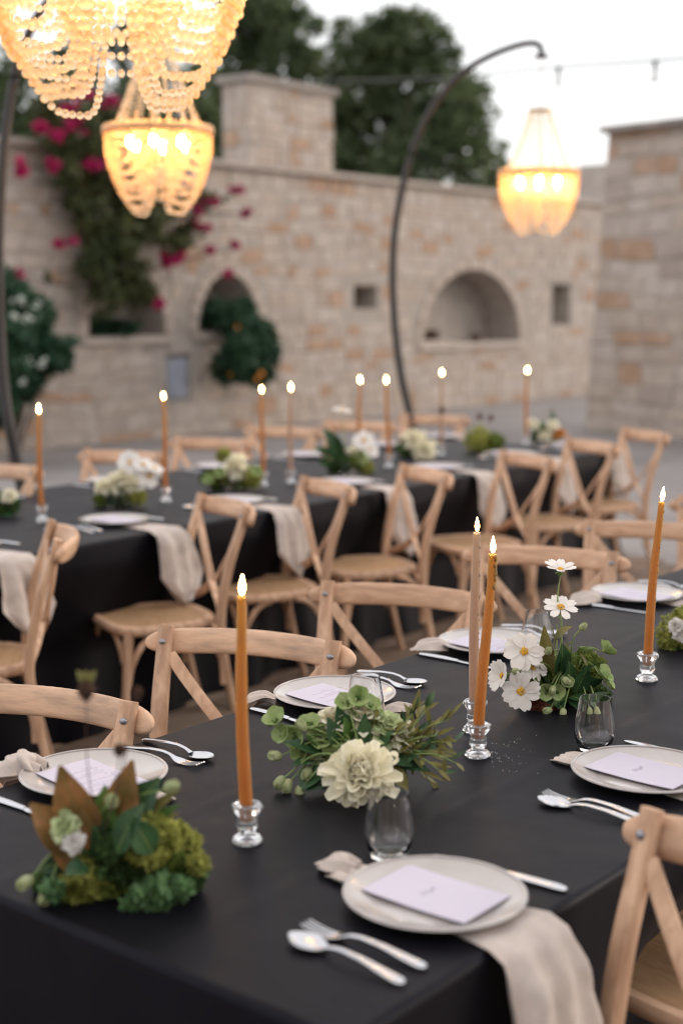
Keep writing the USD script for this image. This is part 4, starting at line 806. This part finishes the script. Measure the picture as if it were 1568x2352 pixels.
class Posy:
    def __init__(s, name, label, x, y, seed, group='flower centrepieces on the tables'):
        s.base = on(x, y, T); s.zc = float((s.base - [0, 0, EYE]) @ [0, math.cos(PITCH), -math.sin(PITCH)]); s.r = np.random.default_rng(seed)
        s.t = thing(name, label, 'centrepiece', s.base, group=group)
    def p(s, x, y, dz=0.0): q = deep(x, y, s.zc + dz); q[2] = max(q[2], T + .006); return q - s.base
    def u(s, n): return px(n, s.zc)
    def stem(s, a, b, r=.0016, sag=.02, m='stem_green'):
        a, b = np.asarray(a), np.asarray(b); P = curve([a, (a + b) / 2 + [s.r.uniform(-.01, .01), s.r.uniform(-.01, .01), sag], b], 6)
        part('stem', tube(P, np.linspace(r * 1.2, r * .8, len(P)), 6), m, s.t)
    def leaf(s, a, b, W, m, fold=.25, bend=-.5, shape=.9, wide=.45, face=(0, -.6, 1)):
        a, b = np.asarray(a, float), np.asarray(b, float); x = b - a; L = np.linalg.norm(x); x /= L; z = np.asarray(face, float) + s.r.normal(size=3) * .25; z -= x * (z @ x); z /= np.linalg.norm(z)
        q = leaf(L * 1.04, W, bend, fold, 9, shape, wide); q = move(q, roty(bend * .5).T if False else np.eye(3), (0, 0, 0)); c = q[0].copy(); e = c[np.argmax(c[:, 0])]
        ang = math.atan2(e[2], e[0]); c = c @ roty(ang).T
        V = c @ np.stack([x, np.cross(z, x), z], 1).T + a; p_ = part('leaf', (V, q[1]), m, s.t, smooth=True)
        if W > .019: mid = V[:45].reshape(9, 5, 3)[:, 2] + z * .0004; part('midrib', tube(mid, np.linspace(.0011, .0004, 9), 5), 'stem_green' if m != 'bronze_leaf' else 'olive_leaf', p_)
    def put(s, name, m, mt, c, n, spin=0.0, parent=None, smooth=True): return part(name, move(m, rot_to(n, spin), c), mt, parent or s.t, smooth=smooth)
    def cosmos(s, c, n, r, spin=0.0, elev=.12, k=8, wd=.36):
        f = s.put('cosmos_flower', rosette(k, elev, r, r * wd, s.r, .003, .06, curl=-.15, cup=.12, notch=.07, shape=.55, wide=.66, n=8, wave=.0006), 'cosmos_petal', c, n, spin)
        a = s.r.uniform(0, 2 * PI, 60); q = np.sqrt(s.r.random(60)) * r * .22; C = np.stack([q * np.cos(a), q * np.sin(a), .006 - (q / (r * .22)) ** 2 * .003], 1)
        s.put('flower_centre', balls(C, r * .035), 'pollen_yellow', c, n, 0, f)
        s.put('calyx', rosette(8, .5, r * .35, r * .06, s.r, .001, .1, curl=-.3), 'mid_leaf', np.asarray(c) - np.asarray(n) / np.linalg.norm(n) * .004, -np.asarray(n), 0, f)
    def mum(s, c, n, r, mt='cream_petal', rings=9, scale=1.0, droop=0.6):
        out = []
        for i in range(rings):
            q = i / (rings - 1); k = int(6 + 10 * q); el = 1.40 - q * (1.40 + droop * .45); L = r * (.48 + .60 * q); W = r * (.20 - .02 * q)
            out.append(rosette(k, el, L, W, s.r, r * .02 * q, .26, tip=.55, curl=(1.3 - 2.3 * q), cup=.75, shape=.42, wide=.66, n=9, th=.0006))
        return s.put('chrysanthemum', cat(out), mt, c, n)
    def frill(s, c, n, r, mt, k=22, name='flower'):
        out = [rosette(int(5 + 2 * i), 1.3 - i * .38, r * (.55 + .14 * i), r * .30, s.r, .0, .2, curl=.5 - .3 * i, cup=.35, shape=.5, wide=.62, wave=.0012) for i in range(4)]
        return s.put(name, cat(out), mt, c, n)
    def hellebore(s, c, n, r, elev=.55, back=False):
        f = s.put('hellebore_flower', rosette(5, elev, r, r * .58, s.r, .001, .08, curl=.3, cup=.25, shape=.6, wide=.52, n=7, wave=.0008), 'hellebore_petal', c, n, s.r.uniform(0, 6))
        s.put('flower_centre', balls(s.r.normal(size=(14, 3)) * [r * .12, r * .12, r * .08] + [0, 0, r * .2], r * .06), 'mid_leaf', c, n, 0, f)
    def bud(s, c, n, r):
        f = s.put('bud', ball((0, 0, r * .5), (r * .72, r * .72, r), 2), 'bud_green', c, n)
        s.put('bud_petals', rosette(5, 1.25, r * 1.5, r * .7, s.r, .001, .05, curl=.75, cup=.5, shape=.6, wide=.5), 'bud_green', c, n, 0, f)
    def moss(s, c, r, m, n=1500, blade=.006, name='moss_clump'):
        c = np.asarray(c); v, f = ICO[2]; R_ = np.broadcast_to(np.asarray(r, float), 3)
        d = .72 + .3 * (meshkit.fbm(v * 3 + c * 9, 3, 5) - .2); V = v * R_ * d[:, None] * .86 + c; V[:, 2] = np.maximum(V[:, 2], .002)
        g = leaf_cloud([(c, R_ * 1.02)], n, blade, s.r, hollow=.62); gv = g[0].copy(); gv[:, 2] = np.maximum(gv[:, 2], .001 + .002 * (np.arange(len(gv)) % 2))
        part(name, cat([(V, f), (gv, g[1])]), m, s.t, smooth=False)
    def vase(s, r, h, dx=0, dy=0):
        part('vase', lathe([(0, 0), (r * .9, 0), (r, .004), (r, h), (r - .002, h), (r - .002, .008), (0, .007)], 28, (dx, dy, 0)), 'glass_clear', s.t, smooth=40)
    def spray(s, a, b, k, L, W, m):
        a, b = np.asarray(a, float), np.asarray(b, float); s.stem(a, b, .0014, .012)
        for i in range(k):
            q = (i + .7) / k; c = a + (b - a) * q + [0, 0, .012 * 4 * q * (1 - q)]; d = (b - a) / np.linalg.norm(b - a) * .8 + s.r.normal(size=3) * .55 + [0, 0, .15]; d /= np.linalg.norm(d)
            s.leaf(c, c + d * L * s.r.uniform(.7, 1.15), W, m if s.r.random() > .2 else 'dark_leaf', .3, s.r.uniform(-.5, .3), 1.0, .45)
VIEW = np.array([0, -.8, .62])

# cream chrysanthemum centrepiece in the middle of the front table
A = Posy('centrepiece', 'centrepiece with one large cream chrysanthemum, green hellebores and olive leaf sprays', 835, 1818, 101)
A.vase(.036, .055); A.moss((0, 0, .03), (.06, .05, .035), 'moss_deep', 900)
A.mum(A.p(828, 1778, -.07), (-.03, -.85, .55), .068, rings=10)
for x, y, dx, c in [(775, 1850, 0, 1), (860, 1858, .1, 1), (905, 1752, .5, 0), (885, 1845, .3, 1)]:      # the long curling outer petals
    part('petal', move(petal(.055, .006, 3.6, 1.2, 0, .45, 12, 5, .6, .001), rot_to((.2 + dx, -.5, .9)) @ rotz(-1.7 + dx * 2), A.p(836 + (x - 836) * .65, 1775 + (y - 1775) * .72, -.075)), 'cream_petal', A.t, smooth=True)
for x, y, r, n, m in [(766, 1655, .040, (-.2, -.3, 1), 'cream_petal'), (828, 1648, .042, (.1, -.4, 1), 'cream_petal'), (885, 1680, .042, (.2, -.6, 1), 'palegreen_petal'), (925, 1694, .036, (.5, -.5, .9), 'cream_petal'), (752, 1690, .038, (-.4, -.5, .8), 'palegreen_petal'), (762, 1752, .034, (-.6, -.7, .5), 'palegreen_petal'), (865, 1655, .032, (.2, -.2, 1), 'palegreen_petal')]:
    A.frill(A.p(x, y, .03), n, r * 1.08, m)
for x, y, r, n in [(700, 1725, .027, (-.6, -.7, .3)), (770, 1700, .028, (-.1, -.7, .7)), (655, 1690, .024, (-.5, -.6, .4)), (795, 1620, .025, (-.1, -.6, .8)), (850, 1625, .024, (.2, -.5, .8)), (636, 1660, .029, (-.4, -.5, .8)), (680, 1692, .027, (-.3, -.8, .2)), (742, 1700, .034, (-.1, -.7, .6)), (822, 1606, .028, (0, -.7, .5)), (800, 1648, .02, (.1, -.5, .8)), (715, 1668, .026, (-.2, -.5, .8))]:
    A.stem((0, 0, .045), A.p(x, y + 6, .02), .0016, .03); A.hellebore(A.p(x, y, .02), n, r)
for x, y, n in [(640, 1738, (-.8, -.3, .2)), (648, 1790, (-.5, -.3, -.6)), (662, 1797, (-.2, -.5, -.6)), (689, 1846, (.0, -.3, -.9)), (698, 1674, (-.5, 0, .7)), (708, 1770, (-.3, -.5, -.4))]:
    A.stem((0, 0, .05), A.p(x, y, .0), .0017, .035); A.bud(A.p(x, y, 0), n, .0135)
for (x0, y0, x1, y1), w, m in [((745, 1735, 655, 1705), .014, 'dark_leaf'), ((735, 1760, 690, 1830), .021, 'dark_leaf'), ((780, 1720, 752, 1650), .016, 'dark_leaf'), ((830, 1720, 838, 1640), .014, 'dark_leaf'), ((740, 1745, 668, 1760), .014, 'dark_leaf'), ((800, 1710, 790, 1650), .016, 'mid_leaf'), ((760, 1790, 705, 1845), .018, 'dark_leaf'), ((870, 1740, 900, 1680), .015, 'dark_leaf'), ((900, 1760, 935, 1815), .014, 'olive_leaf'), ((730, 1720, 700, 1690), .012, 'mid_leaf'), ((760, 1770, 720, 1800), .02, 'dark_leaf'), ((895, 1740, 945, 1760), .014, 'dark_leaf')]:
    A.leaf(A.p(x0, y0, .01), A.p(x1, y1, -.01), w, m)
for x0, y0, x1, y1, w in [(880, 1720, 930, 1660, .018), (900, 1740, 960, 1700, .016), (890, 1760, 935, 1800, .018), (905, 1750, 985, 1770, .013), (770, 1800, 735, 1850, .018), (750, 1740, 690, 1740, .018), (800, 1690, 775, 1625, .016), (850, 1690, 862, 1625, .015), (740, 1780, 725, 1835, .020)]:
    A.leaf(A.p(x0, y0, .02), A.p(x1, y1, .0), w, 'dark_leaf' if x1 % 2 else 'olive_leaf')
for x1, y1, k in [(1034, 1652, 9), (1048, 1704, 10), (1052, 1755, 8), (986, 1622, 9), (958, 1625, 7), (1004, 1690, 9), (990, 1812, 6), (1020, 1780, 7), (970, 1680, 8), (985, 1735, 9), (1015, 1722, 8)]:
    A.spray(A.p(905, 1735, .02), A.p(x1, y1, A.r.uniform(-.03, .05)), k + 3, .038, .0048, 'olive_leaf')

# white cosmos centrepiece
B = Posy('centrepiece', 'centrepiece with white yellow-eyed cosmos, one stem rising tall, over moss and hellebores', 1290, 1622, 102)
for x, y, r, m, n in [(1300, 1560, .075, 'moss_green', 2600), (1240, 1545, .05, 'moss_green', 1500), (1345, 1530, .045, 'moss_green', 1300), (1375, 1600, .03, 'moss_deep', 700), (1225, 1600, .035, 'moss_green', 800), (1320, 1610, .05, 'moss_deep', 900)]:
    B.moss(B.p(x, y, .03), (r, r * .8, r * .8), m, n, .0055)
B.moss(B.p(1223, 1594, -.03), (.022, .018, .024), 'red_fuzz', 700, .006, 'dried_tuft'); B.moss(B.p(1250, 1630, -.03), (.03, .018, .02), 'red_fuzz', 500, .007, 'dried_tuft')
B.stem(B.p(1271, 1550, 0), B.p(1287, 1400, 0), .0021, 0); B.stem(B.p(1282, 1420, .01), B.p(1288, 1316, .01), .0016, 0); B.stem(B.p(1268, 1550, .0), B.p(1279, 1432, .0), .0015, 0)
B.cosmos(B.p(1287, 1396, 0), (.02, -.5, .85), .037, .3, wd=.27); B.cosmos(B.p(1286, 1310, .01), (.05, -.22, 1), .034, .28, .45, wd=.29)
B.cosmos(B.p(1203, 1497, -.04), (-.1, -.9, .42), .041, .2, .1); B.cosmos(B.p(1239, 1512, -.01), (.5, -.5, .6), .032, .5); B.cosmos(B.p(1155, 1553, -.04), (-.85, -.4, .25), .036, .2, .5)
B.cosmos(B.p(1196, 1588, -.06), (-.15, -.85, .15), .040, .4, .25); B.cosmos(B.p(1222, 1535, -.03), (.2, -.6, .5), .03, .9)
for x, y in [(1196, 1588), (1203, 1497), (1155, 1553), (1239, 1512)]: B.stem(B.p(1262, 1580, .0), B.p(x, y, -.02), .0016, .02)
for (x0, y0, x1, y1), w, m in [((1268, 1545, 1250, 1440), .017, 'olive_leaf'), ((1272, 1470, 1312, 1440), .012, 'olive_leaf'), ((1270, 1490, 1262, 1430), .009, 'olive_leaf'), ((1282, 1550, 1290, 1480), .024, 'dark_leaf'), ((1300, 1555, 1312, 1500), .020, 'dark_leaf'), ((1262, 1590, 1240, 1550), .024, 'dark_leaf'), ((1320, 1590, 1348, 1530), .021, 'dark_leaf'), ((1340, 1590, 1382, 1560), .021, 'dark_leaf'), ((1310, 1600, 1345, 1615), .022, 'dark_leaf'), ((1270, 1600, 1290, 1640), .020, 'dark_leaf'), ((1290, 1590, 1255, 1625), .018, 'dark_leaf'), ((1335, 1620, 1398, 1592), .012, 'dark_leaf'), ((1325, 1600, 1330, 1655), .022, 'dark_leaf'), ((1300, 1580, 1305, 1520), .02, 'dark_leaf'), ((1350, 1560, 1330, 1500), .012, 'olive_leaf'), ((1280, 1570, 1275, 1620), .022, 'mid_leaf'), ((1345, 1600, 1370, 1640), .018, 'dark_leaf'), ((1255, 1580, 1228, 1560), .016, 'mid_leaf'), ((1295, 1505, 1310, 1475), .01, 'olive_leaf'), ((1330, 1560, 1365, 1530), .016, 'dark_leaf')]:
    B.leaf(B.p(x0, y0, -.02), B.p(x1, y1, -.05), w, m)
for x, y, r, n in [(1386, 1498, .027, (.6, .3, .5)), (1344, 1502, .022, (.1, .2, .9)), (1378, 1552, .027, (.6, -.4, .5)), (1255, 1588, .024, (-.2, -.8, .1)), (1277, 1590, .022, (.2, -.8, .2)), (1390, 1570, .024, (.8, -.3, .3)), (1298, 1568, .02, (.2, -.7, .5))]:
    B.stem(B.p(1315, 1580, .0), B.p(x, y, -.03), .0017, .045); B.hellebore(B.p(x, y, -.04), n, r)
for x, y, n in [(1335, 1444, (.4, -.3, .6)), (1296, 1560, (.3, -.5, -.3)), (1262, 1655, (-.9, -.3, -.1)), (1293, 1656, (-.2, -.5, -.7)), (1352, 1640, (0, -.2, -1)), (1374, 1642, (0, -.2, -1)), (1186, 1542, (-.4, -.6, .1)), (1258, 1500, (.1, -.5, .8)), (1270, 1580, (-.3, -.6, -.5))]:
    B.stem(B.p(1310, 1585, 0), B.p(x, y, -.05), .0017, .04); B.bud(B.p(x, y, -.05), n, .0135 if x > 1340 and y > 1600 else .011)

# mossy centrepiece with copper leaves, nearest the camera
C = Posy('centrepiece', 'mossy green centrepiece with copper-backed magnolia leaves at the lower left', 275, 2058, 103)
for x, y, r, m, n in [(345, 1928, 68, 'moss_lime', 2200), (408, 1945, 54, 'moss_lime', 1500), (190, 2028, 62, 'moss_lime', 1900), (365, 2035, 66, 'moss_deep', 2000), (430, 2010, 44, 'moss_deep', 900), (270, 1960, 72, 'moss_deep', 1600), (300, 2020, 60, 'moss_green', 1300), (105, 2030, 28, 'moss_deep', 500), (455, 1985, 22, 'moss_lime', 400), (240, 2060, 40, 'moss_green', 700), (395, 1985, 50, 'moss_green', 1200)]:
    C.moss(C.p(x, y, C.r.uniform(-.03, .03)), (C.u(r), C.u(r) * .85, C.u(r)), m, int(n * .8), .0085)
for (x0, y0, x1, y1), w, m in [((215, 1950, 140, 1765), .034, 'bronze_leaf'), ((265, 1930, 303, 1752), .028, 'bronze_leaf'), ((180, 1960, 72, 1850), .030, 'bronze_leaf'), ((190, 1990, 110, 1935), .028, 'bronze_leaf'), ((275, 1900, 365, 1790), .028, 'dark_leaf'), ((240, 1940, 242, 1808), .022, 'mid_leaf'), ((250, 1930, 268, 1850), .022, 'mid_leaf'), ((215, 1900, 148, 1848), .014, 'mid_leaf'), ((180, 1985, 95, 1990), .022, 'dark_leaf'), ((160, 2010, 95, 2030), .018, 'dark_leaf'), ((310, 1890, 412, 1815), .009, 'olive_leaf'), ((320, 1890, 412, 1850), .008, 'mid_leaf'), ((325, 1890, 408, 1870), .007, 'olive_leaf'), ((235, 1950, 225, 1870), .02, 'dark_leaf'), ((260, 1960, 215, 1900), .024, 'dark_leaf'), ((130, 2020, 115, 2065), .014, 'mid_leaf'), ((240, 1950, 190, 1860), .026, 'bronze_leaf')]:
    C.leaf(C.p(x0, y0, .0), C.p(x1, y1, -.02), w, m, face=(0, -1, .5))
for x, y, n in [(68, 2022, (-.6, -.4, -.3)), (152, 1885, (0, -.5, .8)), (168, 1895, (.2, -.6, .6)), (258, 1850, (0, -.4, .9)), (110, 2050, (-.3, -.4, -.6)), (385, 1812, (.6, -.3, .4))]:
    C.stem(C.p(200, 1980, 0), C.p(x, y, -.03), .0018, .03); C.bud(C.p(x, y, -.03), n, .014)
for x, y, x1, y1, w in [(350, 1960, 300, 1880, .022), (270, 1960, 330, 1850, .024), (200, 1990, 150, 2010, .016)]: C.leaf(C.p(x, y, -.05), C.p(x1, y1, -.08), w, 'dark_leaf', face=(0, -1, .6))
for x, y, r in [(375, 2045, 44), (330, 2060, 30), (415, 2040, 30), (120, 2045, 26), (365, 2085, 20), (300, 2085, 18)]:           # loose leafy sprigs at the foot
    c = C.p(x, y, -.05); part('leaf_sprig', leaf_cloud([(c, (C.u(r), C.u(r) * .7, C.u(r) * .8))], 260, .011, C.r, hollow=.1, thr=.30), 'sprig_leaf', C.t, smooth=False)
C.frill(C.p(150, 1900, -.04), (-.2, -.7, .6), .026, 'palegreen_petal'); C.frill(C.p(168, 1935, -.05), (.1, -.8, .4), .020, 'cosmos_petal')
for x, y, r in [(197, 1585, 16), (314, 1592, 8), (275, 1724, 9)]:
    C.stem(C.p(235, 1930, .0), C.p(x, y + 4, -.26), .0009, 0, 'seed_brown')
    c = C.p(x, y, -.26); q = leaf_cloud([(c, (C.u(r), C.u(r), C.u(r) * 1.35))], 220, .005, C.r, hollow=.5); part('seed_head', cat([ball(c, (C.u(r) * .8,) * 2 + (C.u(r),), 1), q]), 'seed_brown', C.t, smooth=False)
    if r > 12:
        for sx in (-20, 0, 22): C.leaf(C.p(x, y - 8, -.26), C.p(x + sx, y - 44, -.26), .006, 'olive_leaf', .1)

# pale green centrepiece at the right edge of the front table
D = Posy('centrepiece', 'pale green viburnum centrepiece with white blooms at the right edge', 1562, 1490, 104)
for x, y, r, m in [(1560, 1450, 48, 'moss_lime'), (1540, 1478, 28, 'moss_lime'), (1598, 1470, 50, 'moss_green'), (1572, 1418, 26, 'moss_lime'), (1610, 1430, 40, 'moss_lime')]:
    D.moss(D.p(x, y, 0), (D.u(r),) * 3, m, 1300, .006)
for x, y, r in [(1552, 1438, .024), (1562, 1460, .02), (1585, 1440, .024)]: D.frill(D.p(x, y, -.05), (-.3, -.8, .4), r, 'cosmos_petal')
for q in ((1590, 1470, 1620, 1420), (1585, 1490, 1545, 1500)): D.leaf(D.p(q[0], q[1]), D.p(q[2], q[3], -.03), .018, 'dark_leaf')

# centrepieces of the far table
E_ = Posy('centrepiece', 'far centrepiece with white dahlias and cosmos in a glass bowl, left', 272, 1165, 105)
E_.vase(.06, .07)
for x, y, r in [(262, 1112, .055), (298, 1110, .05), (238, 1118, .045), (280, 1095, .045)]: E_.mum(E_.p(x, y, -.03), (.05, -.6, .8), r, 'cream_petal', 6)
for x, y, r, m in [(312, 1138, 26, 'moss_lime'), (235, 1148, 20, 'moss_green'), (285, 1140, 26, 'moss_green'), (265, 1142, 28, 'moss_deep')]: E_.moss(E_.p(x, y), (E_.u(r),) * 3, m, 600, .008)
for x, y, n, r in [(298, 1062, (.1, -.9, .4), .05), (328, 1068, (.2, -.5, .8), .045), (342, 1094, (.2, -.9, .3), .05), (355, 1075, (.4, -.3, .8), .04), (318, 1108, (.1, -.8, .5), .04)]:
    E_.stem((0, 0, .06), E_.p(x, y, .0), .002, .02); E_.cosmos(E_.p(x, y, -.02), n, r)
G = Posy('centrepiece', 'far centrepiece with one cream mum and lime moss in a glass bowl', 532, 1128, 106)
G.vase(.06, .07); G.mum(G.p(541, 1070, -.03), (0, -.6, .8), .068, 'cream_petal', 8)
for x, y, r, m in [(490, 1100, 24, 'moss_green'), (515, 1046, 18, 'moss_lime'), (575, 1098, 28, 'moss_lime'), (520, 1095, 28, 'moss_lime'), (550, 1105, 26, 'moss_green'), (472, 1098, 14, 'moss_deep'), (500, 1118, 14, 'moss_deep')]: G.moss(G.p(x, y), (G.u(r),) * 3, m, 600, .009)
for x, y in [(478, 1105), (505, 1088), (590, 1085)]: G.hellebore(G.p(x, y, -.05), (0, -.8, .5), .035)
H_ = Posy('centrepiece', 'far centrepiece with pointed dark leaves and white cosmos, middle', 800, 1088, 107)
H_.vase(.06, .06)
for (x0, y0, x1, y1), w in [((785, 1060, 745, 985), .045), ((775, 1060, 722, 1030), .04), ((780, 1070, 748, 1072), .035), ((790, 1055, 765, 1000), .045), ((770, 1065, 730, 1062), .035)]: H_.leaf(H_.p(x0, y0), H_.p(x1, y1, -.04), w, 'dark_leaf')
for x, y, r, m in [(790, 1065, 24, 'moss_deep'), (820, 1060, 28, 'moss_green'), (842, 1075, 18, 'moss_lime'), (770, 1075, 18, 'moss_deep')]: H_.moss(H_.p(x, y), (H_.u(r),) * 3, m, 600, .009)
H_.cosmos(H_.p(835, 1012, 0), (0, -.8, .5), .055); H_.cosmos(H_.p(848, 1032, 0), (.2, -.6, .6), .05); H_.frill(H_.p(815, 1040, 0), (0, -.7, .7), .05, 'cream_petal'); H_.frill(H_.p(830, 1050, -.02), (0, -.7, .7), .045, 'palegreen_petal')
H_.cosmos(H_.p(785, 942, .1), (.1, -.15, 1), .05)
H_.stem((0, 0, .05), H_.p(785, 944, .1), .002, .02)
I_ = Posy('centrepiece', 'far centrepiece of two round cream mums, right of the middle', 962, 1052, 108)
I_.moss(I_.p(930, 1030), (I_.u(24),) * 3, 'moss_deep', 600, .009); I_.moss(I_.p(960, 1040), (I_.u(26),) * 3, 'moss_deep', 600, .009)
I_.mum(I_.p(950, 1010, -.03), (-.1, -.5, .85), .075, 'cream_petal', 7); I_.mum(I_.p(974, 1030, -.08), (.1, -.8, .6), .075, 'cream_petal', 7)
for x, y in [(945, 960), (1015, 941), (1102, 956), (1127, 960)]:
    c = I_.p(x, y, 0.02); I_.stem((0, 0, .05), c, .0012, .02, 'seed_brown'); part('seed_head', ball(c, (.016, .016, .02), 2), 'seed_brown', I_.t)
J = Posy('centrepiece', 'low green moss ball centrepiece on the far table', 1112, 1038, 109)
J.moss(J.p(1100, 1012), (J.u(34),) * 3, 'moss_lime', 1100, .010); J.moss(J.p(1135, 1015), (J.u(26), J.u(26), J.u(24)), 'moss_green', 700, .010)
K = Posy('centrepiece', 'far centrepiece with an upright dark leaf and cream buds at the right end', 1252, 1018, 110)
for x, y, r, m in [(1250, 1000, 22, 'moss_deep'), (1235, 1005, 18, 'moss_deep'), (1270, 1005, 18, 'moss_green')]: K.moss(K.p(x, y), (K.u(r),) * 3, m, 500, .010)
for (x0, y0, x1, y1), w in [((1258, 1000, 1266, 938), .036), ((1250, 1000, 1238, 970), .04), ((1255, 1005, 1285, 975), .035), ((1245, 1005, 1222, 990), .035)]: K.leaf(K.p(x0, y0), K.p(x1, y1, -.04), w, 'dark_leaf' if x1 > 1250 else 'mid_leaf')
for x, y, m in [(1224, 975, 'cream_petal'), (1250, 1000, 'cream_petal'), (1285, 995, 'orange_fruit'), (1268, 978, 'cream_petal')]: K.frill(K.p(x, y, -.06), (0, -.7, .7), .045, m)
Lp = Posy('centrepiece', 'dark leafy centrepiece cut by the left edge on the far table', 5, 1185, 111)
for x, y, r, m in [(5, 1165, 30, 'moss_deep'), (-20, 1150, 36, 'moss_deep'), (25, 1160, 22, 'moss_deep')]: Lp.moss(Lp.p(x, y), (Lp.u(r),) * 3, m, 600, .009)
for (x0, y0, x1, y1), w in [((0, 1170, 35, 1150), .035), ((0, 1175, 28, 1185), .035), ((0, 1160, 18, 1135), .03)]: Lp.leaf(Lp.p(x0, y0), Lp.p(x1, y1, -.04), w, 'dark_leaf')
Lp.frill(Lp.p(22, 1140, -.03), (0, -.6, .8), .04, 'cream_petal')
# crumbs of wax and pollen scattered on the cloth
rr = np.random.default_rng(5); n = 75
C_ = np.array([on(1128 + abs(a) * 55, 1736 + b * 13 * (1 + abs(a)), T)[:2] for a, b in rr.normal(size=(n, 2))]); C_ = np.column_stack([C_, np.full(n, T + .001)])
t = part('crumbs', balls(C_, rr.uniform(.0003, .0011, n) , 0), 'cosmos_petal', None, smooth=False); tag(t, 'fine pale crumbs scattered on the black cloth beside the candle pair', 'crumbs', kind='stuff')

for p_ in stage.GetPrimAtPath('/World').GetChildren():
    l_ = p_.GetCustomData().get('label')
    if l_ and not 4 <= len(l_.split()) <= 16: print('LABEL', len(l_.split()), l_)
